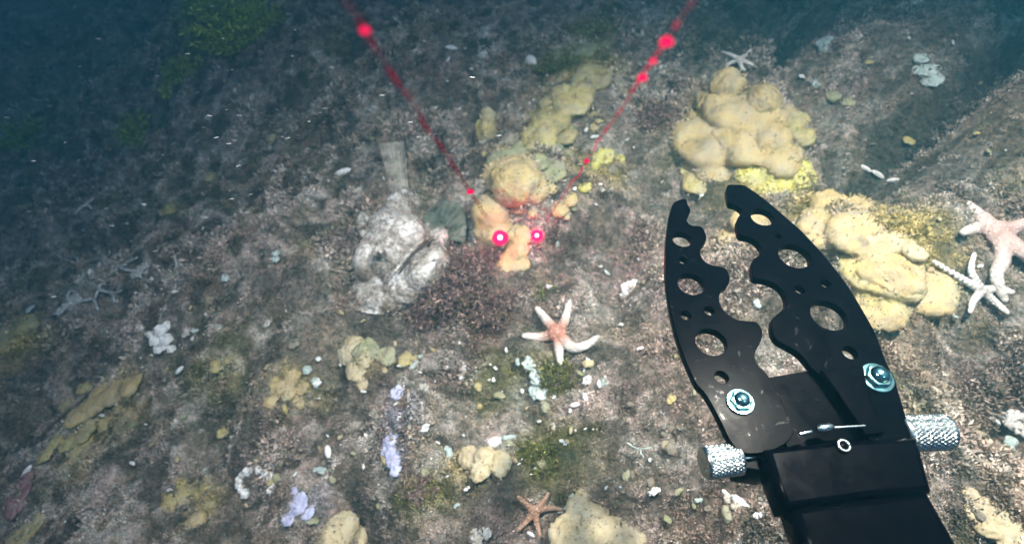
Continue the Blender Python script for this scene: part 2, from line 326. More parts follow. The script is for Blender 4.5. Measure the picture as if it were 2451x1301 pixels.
class MB:
    def __init__(s): s.v = []; s.f = []; s.n = 0
    def add(s, v, f):
        s.v.append(np.asarray(v, float)); s.f += [tuple(int(i)+s.n for i in q) for q in f]; s.n += len(v)
    def ball(s, c, A, sub=3):                         # A: 3 axis vectors (rows) with their radii
        V, T = ico(sub); s.add(np.asarray(c)+V@np.asarray(A), T)
    def tube(s, pts, rad, n=10, cap=True):
        pts = [np.asarray(p, float) for p in pts]; m = len(pts); V = []; prev = None
        for i, p in enumerate(pts):
            t = pts[min(i+1, m-1)]-pts[max(i-1, 0)]; t = t/(np.linalg.norm(t)+1e-12)
            a = prev if prev is not None else (np.array([0, 0, 1.0]) if abs(t[2]) < .9 else np.array([1.0, 0, 0]))
            a = a-t*(a@t); a /= np.linalg.norm(a); b = np.cross(t, a); prev = a
            for k in range(n):
                q = 2*math.pi*k/n; V.append(p+rad[i]*(math.cos(q)*a+math.sin(q)*b))
        fs = [(i*n+k, i*n+(k+1) % n, (i+1)*n+(k+1) % n, (i+1)*n+k) for i in range(m-1) for k in range(n)]
        if cap: fs += [tuple(range(n-1, -1, -1)), tuple((m-1)*n+k for k in range(n))]
        s.add(V, fs)
    def mesh(s, name, origin=(0, 0, 0)):
        me = bpy.data.meshes.new(name); me.from_pydata((np.concatenate(s.v)-np.asarray(origin)).tolist(), [], s.f); me.update(); return me
def fuse(me, voxel, sm=3):
    o = bpy.data.objects.new('tmp', me); COL.objects.link(o)
    r = o.modifiers.new('r', 'REMESH'); r.mode = 'VOXEL'; r.voxel_size = voxel; r.use_smooth_shade = True
    s = o.modifiers.new('s', 'SMOOTH'); s.iterations = sm; s.factor = .5
    dg = bpy.context.evaluated_depsgraph_get(); new = bpy.data.meshes.new_from_object(o.evaluated_get(dg))
    bpy.data.objects.remove(o); return new
def biggest(me):
    bm = bmesh.new(); bm.from_mesh(me); seen = set(); comps = []
    for v in bm.verts:
        if v in seen: continue
        st = [v]; seen.add(v); cc = []
        while st:
            a = st.pop(); cc.append(a)
            for e in a.link_edges:
                b = e.other_vert(a)
                if b not in seen: seen.add(b); st.append(b)
        comps.append(cc)
    comps.sort(key=len)
    for cc in comps[:-1]: bmesh.ops.delete(bm, geom=cc, context='VERTS')
    bm.to_mesh(me); bm.free(); return me
def rough(me, amp, scale, seed=0, amp2=0, scale2=1):
    me.update(); n = len(me.vertices); off = Vector((seed*3.1, seed*1.7, seed))
    for v in me.vertices:
        k = amp*mnoise.noise(v.co*scale+off)
        if amp2: k += amp2*mnoise.noise(v.co*scale2+off)
        v.co += v.normal*k
    smooth(me); return me
def camA(ra, rb, rc, ang):
    c, s = math.cos(math.radians(ang)), math.sin(math.radians(ang))
    return np.array([(CR*c+CU*s)*ra, (-CR*s+CU*c)*rb, CF*rc])
def gnormal(x, y, e=.02):
    dx = float(big(np.array(x+e), np.array(y))-big(np.array(x-e), np.array(y)))/(2*e); dy = float(big(np.array(x), np.array(y+e))-big(np.array(x), np.array(y-e)))/(2*e)
    n = np.array([-dx, -dy, 1.0]); return n/np.linalg.norm(n)
def crust(name, lobes, mat, label, cat, flat=.55, bumpy=.002, group=None, lift=0.0, seed=None):
    """an encrusting growth: fused lobes given as (x, y, radius) of the photograph, laid on the ground"""
    mb = MB(); pts = []; rmin = 1e9
    for i, l in enumerate(lobes):
        p, m = P(l[0], l[1]); r = l[2]*m; rmin = min(rmin, r); n = gnormal(p[0], p[1])
        a = np.cross([0, 1, 0], n); a /= np.linalg.norm(a); b = np.cross(n, a)
        k = l[3] if len(l) > 3 else 1.0
        # the ground is seen obliquely: stretch along the view so that it covers its round of the photograph
        st = 1.15
        th = flat*r*k
        mb.ball(p+n*(th*.15+lift), [a*r, b*r*st, n*th], 3); pts.append(p)
    o0 = np.mean(pts, axis=0)
    me = biggest(fuse(mb.mesh(name, o0), max(rmin*.16, .0016), 2))
    sd = seed if seed is not None else len(bpy.data.objects)
    rough(me, min(rmin*.28, .008), 1/max(rmin*1.0, .010), sd, bumpy, 260)
    o = link(name, me, mat); o.location = o0
    nv = len(me.vertices); area = sum(l[2]**2 for l in lobes)*m*m; kn = int(min(900, 60+area*120000))
    co = np.zeros(nv*3); me.vertices.foreach_get('co', co); co = co.reshape(-1, 3)
    gh = np.array([gz(a[0]+o0[0], a[1]+o0[1]) for a in co]); hh = co[:, 2]+o0[2]-gh; top = hh.max()
    pr = np.clip(1.0-hh/(top*.55), .0, 1)+.035; pr[hh < -.002] = 0; pr /= pr.sum()
    k = RS.choice(nv, kn, p=pr); vn_ = np.array([me.vertices[int(i)].normal[:] for i in k])
    sc_ = max(m/.00055, .8)
    blades('seaweed_fringe', co[k], vn_+np.array([0, 0, .3]), RS.uniform(.0025, .0065, kn)*sc_, RS.uniform(.0005, .0013, kn)*sc_, .7, 'turf', 'stuff', o, corg=o0)
    return tag(o, label, cat, group)

print('T', 'seabed', time.time()-T0)
# ------------------------------------------------------------------ seabed
def axis(lo, d0, d1, hi, st):
    a = list(np.arange(d0, d1, st)); s = st; x = d0; L = []
    while x > lo: s *= 1.09; x -= s; L.append(x)
    s = st; x = a[-1]; R = []
    while x < hi: s *= 1.09; x += s; R.append(x)
    return np.array(L[::-1]+a+R)
xs = axis(-14, -1.5, 1.15, 8, .0045); ys = axis(-2, 0.02, 1.9, 16, .0045)
X, Y = np.meshgrid(xs, ys); Z = hgt(X, Y)
nx, ny = len(xs), len(ys); idx = np.arange(nx*ny).reshape(ny, nx)
q = np.stack([idx[:-1, :-1], idx[:-1, 1:], idx[1:, 1:], idx[1:, :-1]], -1).reshape(-1, 4)
me = np_mesh('seabed', np.stack([X, Y, Z], -1).reshape(-1, 3), q); smooth(me); _c = fb(X*14, Y*14, 51, 2)+.5*fb(X*40, Y*40, 55, 2); _k = np.clip((-.08-_c)/.35, 0, .6)[..., None]
paint(me, (zonecol(X, Y)*(1-_k)+np.array([.09, .085, .065])*_k).reshape(-1, 3))      # bare ground coloured darker between the cushions
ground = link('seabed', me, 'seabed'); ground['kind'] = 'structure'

# turf: very many small blades over the ground, one uncountable mass
def blades(name, base, nrm, L, Wd, spread, mat, kind=None, parent=None, origin=(0, 0, 0), corg=(0, 0, 0)):
    n = len(base); d = nrm+RS.normal(0, spread, (n, 3)); d /= np.linalg.norm(d, axis=1)[:, None]
    s = np.cross(d, RS.normal(0, 1, (n, 3))); s /= np.linalg.norm(s, axis=1)[:, None]
    L = L[:, None]; Wd = Wd[:, None]; bend = RS.normal(0, .25, (n, 3))*L
    v = np.stack([base-d*L*.1, base+d*L*.5+s*Wd+bend*.3, base+d*L+bend, base+d*L*.5-s*Wd+bend*.3], 1).reshape(-1, 3)-np.asarray(origin)
    me = np_mesh(name, v, np.arange(4*n).reshape(n, 4)); o = link(name, me, mat, parent)
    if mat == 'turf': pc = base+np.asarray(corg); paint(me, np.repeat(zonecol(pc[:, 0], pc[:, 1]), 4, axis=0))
    if kind: o['kind'] = kind
    return o
N = 98000
px = RS.uniform(-350, W0+350, N); py = RS.uniform(-60, H0+350, N)
pts, tt = hit0(px, py, big); ok = tt < 3.4; pts = pts[ok]; tt = tt[ok]
cl = fb(pts[:, 0]*14, pts[:, 1]*14, 51, 2)+.5*fb(pts[:, 0]*40, pts[:, 1]*40, 55, 2)
keep = RS.uniform(0, 1, len(pts)) < np.clip(.85+1.4*cl, .40, 1); pts = pts[keep]; tt = tt[keep]; cl = cl[keep]
n = len(pts); sc = np.clip(tt/.8, .75, 3); pts[:, 2] = hgt(pts[:, 0], pts[:, 1])
rad = RS.uniform(.0030, .0085, n)*sc*(.75+1.7*np.clip(cl, 0, .8)); KB = 34
d = RS.normal(0, 1, (n, KB, 3)); d /= np.linalg.norm(d, axis=2)[..., None]; d[..., 2] = np.abs(d[..., 2])
rr = rad[:, None]*RS.uniform(.15, .95, (n, KB)); b0 = pts[:, None, :]+d*rr[..., None]*np.array([1.2, 1.2, .75])
dd = d+np.array([0, 0, .35]); L = (rad[:, None]*RS.uniform(.22, .58, (n, KB))).ravel()
b0 = b0.reshape(-1, 3); dd = dd.reshape(-1, 3)
o = blades('turf', b0, dd, L, np.maximum(L*RS.uniform(.18, .40, len(L)), .0005), .55, 'turf', 'stuff')
tag(o, 'fine brown and olive turf of tiny seaweeds covering the rock', 'seaweed turf')

print('T', 'bushy', time.time()-T0)
# ------------------------------------------------------------------ bushy tufts
def tuft(px, py, rpx, mat, label, n=260, name='seaweed_tuft', hk=1.0, wd=1.0, group=None):
    p, m = P(px, py); R = rpx*m; base = []; tips = []
    V = []; k = 0
    n = n*2; stems = max(10, n//22); B = []; D = []; LL = []
    for i in range(stems):
        a = random.uniform(0, 6.28); r = R*.5*math.sqrt(random.random()); q0 = np.array([p[0]+r*math.cos(a), p[1]+r*math.sin(a), 0.0])
        q0[2] = gz(q0[0], q0[1])
        d = np.array([math.cos(a)*r/R*1.5+random.gauss(0, .35), math.sin(a)*r/R*1.5+random.gauss(0, .35)-.15, .9*hk]); d /= np.linalg.norm(d)
        ln = R*random.uniform(.6, 1.1)*hk; q = q0.copy()
        for j in range(n//stems):
            f = (j+1)/(n/stems); c = q0+d*ln*f; dd = d+RS.normal(0, .8, 3); dd /= np.linalg.norm(dd)
            B.append(c); D.append(dd); LL.append(R*random.uniform(.09, .20))
    B = np.array(B); D = np.array(D); LL = np.array(LL)
    o0 = p
    o = blades(name, B, D*1.2, LL, LL*.13*wd, .25, mat, origin=o0); o.location = o0
    return tag(o, label, 'seaweed', group)
tuft(1095, 700, 80, 'brownweed', 'bushy dark brown seaweed tuft between the pale fish and the pink starfish', 5200, hk=1.1, wd=.9)
tuft(1030, 745, 60, 'brownweed', 'dark brown seaweed tuft just under the white chin of the fish', 3000, hk=1.0, wd=.9)
tuft(1150, 640, 50, 'brownweed', 'dark brown seaweed tuft below the left laser spot', 2200, hk=1.0, wd=.9)
tuft(1180, 740, 55, 'brownweed', 'purplish brown seaweed tuft left of the upper arms of the pink starfish', 2200, hk=1.0, wd=.9)
tuft(1300, 700, 34, 'oliveweed', 'small olive leafy weed just above the pink starfish', 260, hk=.6, wd=2.4)
tuft(1085, 560, 36, 'brownweed', 'dark weed in the gap between the fish and the lower ochre sponge', 600, hk=.7)
tuft(1340, 900, 60, 'oliveweed', 'olive seaweed tuft below the lowest arm of the pink starfish', 900, hk=.5)
tuft(1560, 290, 55, 'brownweed', 'dark brown weed bank left of the large ochre sponge cluster', 1000, hk=.8)
tuft(560, 90, 90, 'greenweed', 'bright green seaweed patch faded by water at the upper left', 1600, hk=.9)
tuft(630, 70, 60, 'greenweed', 'smaller green seaweed clump right of the bright green patch', 900, hk=.8)
tuft(320, 310, 55, 'greenweed', 'faint green weed clump in the dim water left of the fish tail', 700, hk=.6)
tuft(60, 330, 60, 'greenweed', 'dim green frond clump at the far left edge', 700, hk=.8)
tuft(1330, 160, 60, 'oliveweed', 'olive green weed at the top of the yellow sponge strip', 900, hk=.7)
tuft(1290, 1090, 60, 'oliveweed', 'dark olive seaweed tuft right of the cream crust near the bottom', 1100, hk=.6)
tuft(1010, 1170, 50, 'brownweed', 'reddish brown weed tuft below the cream crust at the bottom', 800, hk=.6)
tuft(1660, 700, 50, 'brownweed', 'low brown weed tuft behind the left gripper jaw', 800, hk=.5)
tuft(1780, 690, 45, 'brownweed', 'brown weed seen through the round opening between the jaws', 700, hk=.5)
tuft(450, 180, 90, 'greenweed', 'dim green weed in the blue shade below the bright green patch', 700, hk=.4)

print('T', 'sponges', time.time()-T0)
# ------------------------------------------------------------------ sponges and crusts
SG = 'sponge'
crust('ochre_sponge', [(1235,440,62,1.2),(1195,425,40),(1275,455,42),(1310,455,22),(1245,400,32)], 'ochre', 'plump ochre sponge lobe above the laser spots, right of the fish', SG, .75)
crust('ochre_sponge', [(1175,515,48,1.2),(1190,555,44,1.1),(1165,545,38)], 'ochre', 'rounded ochre sponge lobe touching the left laser spot', SG, .75)
crust('grey_sponge', [(1200,390,36),(1250,370,34),(1165,430,28)], 'greyyellow', 'greyish sponge margin rising behind the upper ochre lobe', SG, .6)
crust('ochre_sponge', [(1245,575,30),(1240,610,28),(1215,645,30),(1250,640,22)], 'ochre', 'narrow ochre sponge strip running between and below the laser spots', SG, .6, .002, None, .008)
crust('ochre_sponge', [(1340,500,24),(1365,480,20),(1355,515,14)], 'ochre', 'small orange tinted sponge right above the right laser spot', SG, .5)
crust('finger_sponge', [(1170,290,22,1.6),(1165,325,26,1.8),(1175,355,20,1.4)], 'yellow', 'upright yellow sponge with a dark slit, standing above the ochre lobes', SG, .9)
crust('grey_sponge', [(1210,300,22),(1222,340,24),(1200,265,18)], 'rock', 'brownish grey lump right of the upright yellow sponge', 'rock lump', .8)
crust('yellow_sponge', [(1270,330,24),(1295,300,28),(1320,262,30),(1350,240,34),(1395,225,34),(1400,190,30),(1360,270,28)], 'yellow', 'yellow lumpy sponge strip left of the right laser beam', SG, .6, .002, None, .006)
crust('green_grey_sponge', [(1310,350,42),(1345,320,32),(1300,385,34),(1350,375,24)], 'greyyellow', 'grey green sponge mound just below the yellow strip', SG, .5)
crust('green_grey_sponge', [(1350,140,34),(1400,120,30),(1330,180,26)], 'greyyellow', 'dull green sponge patch at the top of the yellow strip', SG, .35)
crust('yellow_sponge', [(1445,375,28),(1460,410,26),(1425,400,20),(1480,380,16)], 'lemon', 'yellow green sponge right of the right laser beam, dusted white', SG, .35)
crust('yellow_sponge', [(1400,450,16),(1420,465,12)], 'lemon', 'tiny bright yellow sponge below the foot of the right beam', SG, .5)
crust('ochre_sponge', [(1740,215,42,1.3),(1700,250,34),(1735,275,42),(1825,250,42,1.2),(1850,290,40),(1780,300,36),(1680,320,40),(1655,290,24),(1690,370,44),(1735,345,42),(1640,340,28),(1700,400,30)], 'ochre',
      'largest cluster of ochre sponge lobes above the gripper jaws', SG, .8)
crust('ochre_sponge', [(1845,345,46,1.2),(1885,375,30),(1820,370,30)], 'ochre', 'ochre sponge lobe on the right of the big cluster, past the dark cleft', SG, .75)
crust('yellow_sponge', [(1895,300,38),(1925,330,28)], 'yellow', 'shaded yellow lobe at the far right of the big ochre cluster', SG, .7)
crust('lemon_sponge', [(1800,420,40),(1850,400,38),(1905,395,36),(1870,445,42),(1920,430,32),(1820,455,28)], 'lemon', 'lemon yellow flaky sponge just above the right jaw tip', SG, .4, .004)
crust('lemon_sponge', [(1665,440,34),(1650,410,22)], 'yellow', 'pale green yellow sponge left of the white tube shell', SG, .35)
crust('ochre_sponge', [(1990,500,48),(1950,530,36),(2050,510,42),(2020,550,40),(1970,580,32)], 'ochre', 'ochre sponge right behind the upper edge of the right jaw', SG, .5)
crust('ochre_sponge', [(2080,570,50),(2140,580,40),(2190,600,28)], 'cream', 'tan sponge shelf in the middle of the right side growths', SG, .5)
crust('yellow_sponge', [(2070,660,62),(2140,680,60),(2200,710,52),(2120,740,50),(2250,745,34),(2080,720,40)], 'yellow', 'broad yellow sponge sheet right of the right jaw', SG, .35, .002, None, .008)
crust('ochre_sponge', [(1790,540,46),(1750,580,36),(1800,600,38)], 'ochre', 'ochre sponge patch seen between the two jaw tips', SG, .35, .002, None, .006)
crust('yellow_sponge', [(845,840,36,1.2),(875,855,30),(855,885,28),(870,920,15)], 'cream', 'pale yellow mitten shaped sponge below the fish', SG, .5)
crust('yellow_sponge', [(965,858,22),(990,862,15)], 'yellow', 'small yellow sponge spot right of the mitten shaped one', SG, .35)
crust('yellow_sponge', [(650,960,18),(668,930,20),(700,905,22),(725,930,16),(690,940,20),(655,915,14)], 'ochre', 'lumpy ochre sponge on the left slope below the crack', SG, .6)
crust('cream_crust', [(1080,1005,24),(1075,1040,20),(1100,1070,26),(1125,1100,26),(1165,1105,28),(1200,1115,28),(1150,1135,24)], 'cream', 'bent cream coloured crust near the bottom centre', 'crust', .5, .002, None, .007)
crust('yellow_sponge', [(320,925,28),(285,940,36),(245,960,36),(215,985,30),(185,1005,24)], 'ochre', 'long ochre sponge on the dim left slope', SG, .4, .002, None, .005)
crust('yellow_sponge', [(200,1035,30),(165,1055,26),(180,1080,24),(110,1085,22),(130,1060,20)], 'yellow', 'yellow sponge trailing below the long ochre one at left', SG, .35)
crust('yellow_sponge', [(275,905,18),(255,912,13)], 'yellow', 'small yellow lobe on top of the long ochre sponge at left', SG, .5)
crust('yellow_sponge', [(430,1200,34),(470,1170,28),(495,1155,20),(400,1215,26),(430,1155,22)], 'yellow', 'angular yellow sponge patch near the bottom left', SG, .3)
crust('yellow_sponge', [(475,1248,22,1.2)], 'ochre', 'single round ochre knob below the angular yellow patch', SG, .7)
crust('yellow_sponge', [(525,868,24),(545,858,16)], 'yellow', 'faint yellow sponge patch left of the lumpy ochre one', SG, .3)
crust('yellow_sponge', [(535,1030,18)], 'yellow', 'small round yellow spot under the faint yellow patch', SG, .4)
crust('green_grey_sponge', [(30,810,55),(60,790,36),(20,860,46)], 'yellow', 'greenish yellow sponge cut by the left edge of the view', SG, .4)
crust('yellow_sponge', [(410,500,20),(395,507,13)], 'yellow', 'small yellow sponge in the middle of the dim left slope', SG, .5)
crust('yellow_sponge', [(505,425,14),(525,440,14),(540,460,12)], 'yellow', 'short bent yellow sponge at the upper left of the slope', SG, .6)
crust('yellow_sponge', [(688,465,9),(682,440,10),(684,415,9)], 'yellow', 'thin upright yellow sponge left of the fish tail', SG, 1.0)
crust('yellow_sponge', [(650,332,13),(640,355,10)], 'yellow', 'tiny pale yellow sponge high on the left slope', SG, .6)
crust('cream_crust', [(1420,1240,70),(1370,1290,60),(1480,1200,40),(1500,1270,50),(1440,1180,34)], 'cream', 'large cream crust cut by the bottom edge right of centre', 'crust', .2)
crust('cream_crust', [(815,1275,44),(790,1300,40),(850,1290,32)], 'cream', 'rounded cream stone at the bottom edge left of centre', 'stone', .6)
crust('cream_crust', [(2370,1240,50),(2420,1280,50),(2330,1200,30)], 'cream', 'pale crust at the bottom right corner', 'crust', .25)
crust('yellow_sponge', [(60,1280,28),(90,1250,22),(30,1300,26)], 'yellow', 'yellow streak of sponge in the bottom left corner', SG, .3)
crust('lavender_crust', [(940,1055,18),(935,1080,22),(945,1105,20),(950,1130,14)], 'lavender', 'bright lavender blue patch left of the bent cream crust', 'crust', .4, .002, None, .007)
crust('lavender_crust', [(955,945,18),(940,985,16),(965,990,12),(925,960,10)], 'lavender', 'dull lavender crust above the bright lavender patch', 'crust', .3, .002, None, .006)
crust('lavender_crust', [(985,1030,12),(1000,1015,10)], 'lavender', 'small lavender spot between the lavender and cream crusts', 'crust', .3)
crust('lavender_crust', [(715,1205,26),(735,1225,20),(690,1240,18),(700,1180,14)], 'lavender', 'pale lavender crust near the bottom left of centre', 'crust', .3)
crust('orange_sponge', [(952,962,8)], 'ochre', 'tiny orange bead among the lavender crust', SG, .7)
crust('teal_crust', [(1285,900,22),(1290,935,24),(1265,870,16),(1215,862,16),(1280,965,12)], 'teal', 'pale teal crust under the pink starfish', 'crust', .3, .004)
crust('teal_crust', [(2215,165,30),(2230,190,26),(2205,140,16)], 'teal', 'whitish blue patch on the upper right rock', 'crust', .35)
crust('teal_crust', [(1690,410,16),(1730,415,20),(1750,408,12)], 'teal', 'pale blue crust between the ochre cluster and the lemon sponge', 'crust', .4)
crust('green_grey_sponge', [(1985,110,30),(1960,90,20),(2010,140,22)], 'teal', 'dull green crust high on the upper right', 'crust', .25)
crust('green_grey_sponge', [(1995,230,18),(2030,245,16)], 'greyyellow', 'little olive lump below the dull green crust', SG, .5)
crust('grey_sponge', [(1952,200,14)], 'teal', 'small pale round lump left of the olive lump at upper right', SG, .7)
crust('red_crust', [(45,1180,34),(60,1150,24),(35,1215,26)], 'redcrust', 'dark red crust at the bottom of the left edge', 'crust', .1)
crust('white_crust', [(1505,690,20),(1520,680,14),(1495,705,12)], 'white', 'flat white shell patch left of the left jaw', 'shell', .25)
crust('white_crust', [(2200,1000,30),(2240,1040,34)], 'teal', 'bluish grey crust behind the right knurled knob', 'crust', .2)
crust('yellow_sponge', [(1290,345,44),(1325,300,46),(1370,255,50),(1415,200,48),(1440,150,36),(1350,330,36)], 'yellow', 'dusty yellow sponge sheet spreading below the right laser beam', SG, .30, .003, None, .008)
crust('green_grey_sponge', [(1320,420,38),(1380,395,34),(1290,400,28)], 'greyyellow', 'dusty grey green sheet between the upper ochre lobe and the right beam', SG, .30, .003, None, .008)
crust('ochre_sponge', [(1690,340,80),(1790,340,80),(1750,260,70),(1650,310,46),(1860,380,56),(1700,410,50),(1830,270,50)], 'ochre', 'low ochre sheet underlying the largest sponge cluster', SG, .42, .003)
crust('yellow_sponge', [(1970,560,60),(2050,570,70),(2120,650,80),(2200,700,74),(2270,755,50),(2090,750,60)], 'ochre', 'low ochre sheet underlying the sponges right of the right jaw', SG, .30, .003, None, .008)
crust('yellow_sponge', [(880,850,34),(930,860,26),(800,860,24)], 'greyyellow', 'dull olive film round the mitten shaped sponge', SG, .30, .003, None, .008)

print('T', 'starfish', time.time()-T0)
for k, (cx_, cy_, sp_, nn, mt, wd_, nm) in enumerate([(1370,270,75,9,'yellow','yellow','the yellow sponge strip'), (1790,330,110,9,'ochre','ochre','the largest ochre cluster'), (2090,620,120,9,'ochre','ochre','the sponges past the right jaw'),
        (450,1190,60,5,'yellow','yellow','the angular yellow patch'), (240,980,90,6,'yellow','yellow','the long ochre sponge'), (1270,470,70,5,'ochre','ochre','the upper ochre lobe'), (700,930,45,4,'ochre','ochre','the lumpy ochre sponge'), (870,870,60,4,'cream','cream','the mitten shaped sponge')]):
    for j in range(nn):
        a = random.uniform(0, 6.28); r = sp_*random.uniform(.5, 1.15); x = cx_+r*math.cos(a); y = cy_+r*math.sin(a)*.8; rr_ = random.uniform(10, 20)
        crust('sponge_knob', [(x, y, rr_), (x+rr_*.7*math.cos(a*3), y+rr_*.6*math.sin(a*3), rr_*.7)], mt, 'small %s sponge knob at the %s edge of %s' % (wd_, ('right', 'lower right', 'bottom', 'lower left', 'left', 'upper left', 'top', 'upper right')[int(((a+.39) % 6.283)/6.283*8)], nm), SG, .5, .002, 'small sponge knobs round '+nm)
# ------------------------------------------------------------------ starfish
def star(px, py, arms, mat, label, w=17, hk=.7, seed=1, group=None, name='starfish', disc=1.35, lift=.005):
    """arms: list of polylines in the photograph's pixels from the disc outwards"""
    c, m = P(px, py, lift+.006); mb = MB(); R = w*m
    nrm = gnormal(c[0], c[1]); A = camA(R*disc, R*disc, R*hk, 0); mb.ball(c, A, 3)
    for arm in arms:
        pts = [(px, py)]+list(arm); P3 = []
        for k, q in enumerate(pts):
            g, mm = P(q[0], q[1], lift+.005); P3.append(g)
        # all arms lie near one sheet; smooth the depth
        P3 = [np.array(p) for p in P3]
        dense = []; T = len(P3)
        for i in range(T-1):
            for s in np.linspace(0, 1, 7)[:-1]:
                p0 = P3[max(i-1, 0)]; p1 = P3[i]; p2 = P3[i+1]; p3 = P3[min(i+2, T-1)]
                dense.append(.5*((2*p1)+(-p0+p2)*s+(2*p0-5*p1+4*p2-p3)*s*s+(-p0+3*p1-3*p2+p3)*s**3))
        dense.append(P3[-1]); k = len(dense)
        for i, p in enumerate(dense):
            f = i/(k-1); r = R*(1.0-.52*f) if f < .93 else R*.40
            mb.ball(p, camA(r*.92, r*.92, r*hk, 0), 2)
    me = fuse(mb.mesh(name, c), R*.12, 3); rough(me, R*.06, 1/(R*.5), seed, R*.05, 1/(R*.16))
    o = link(name, me, mat); o.location = c
    return tag(o, label, 'starfish', group)
star(1335, 798, [[(1308,765),(1285,738)], [(1352,765),(1362,722)], [(1295,806),(1254,803)], [(1338,835),(1341,868)], [(1368,830),(1402,826),(1430,806)]], 'star',
     'pink centred starfish with five pale arms on brown turf below the laser spots', 17.5)
star(1280, 1222, [[(1258,1205),(1240,1188)], [(1262,1245),(1240,1268)], [(1285,1250),(1292,1280)], [(1315,1215),(1345,1218)], [(1300,1200),(1312,1180)]], 'starbrown',
     'thin brown starfish near the bottom edge below the cream crust', 11, seed=3)
star(2395, 560, [[(2350,520),(2312,488)], [(2345,545),(2306,556)], [(2440,540),(2475,530)], [(2400,620),(2385,660),(2405,715)], [(2445,600),(2480,640)]], 'starpink',
     'large rose starfish with pale arm tips cut by the right edge', 25, seed=4)
star(2350, 695, [[(2300,665),(2236,626)], [(2325,650),(2332,608)], [(2385,725),(2412,748)], [(2390,690),(2425,700)], [(2330,720),(2322,745)]], 'starwhite',
     'white starfish with long straight arms below the large rose starfish', 13, seed=5, disc=1.1)
star(1770, 142, [[(1750,132),(1728,124)], [(1785,132),(1798,118)], [(1790,150),(1812,162)], [(1775,160),(1782,168)], [(1750,150),(1738,158)]], 'starwhite',
     'small white starfish above the big ochre sponge cluster', 7.5, seed=6, disc=1.1)
star(205, 488, [[(220,478),(238,462)], [(192,498),(180,512)], [(215,494),(220,500)], [(195,480),(190,472)]], 'starwhite',
     'tiny white starfish alone on the dim left slope', 4.5, seed=7, disc=1.0)

print('T', 'fish', time.time()-T0)
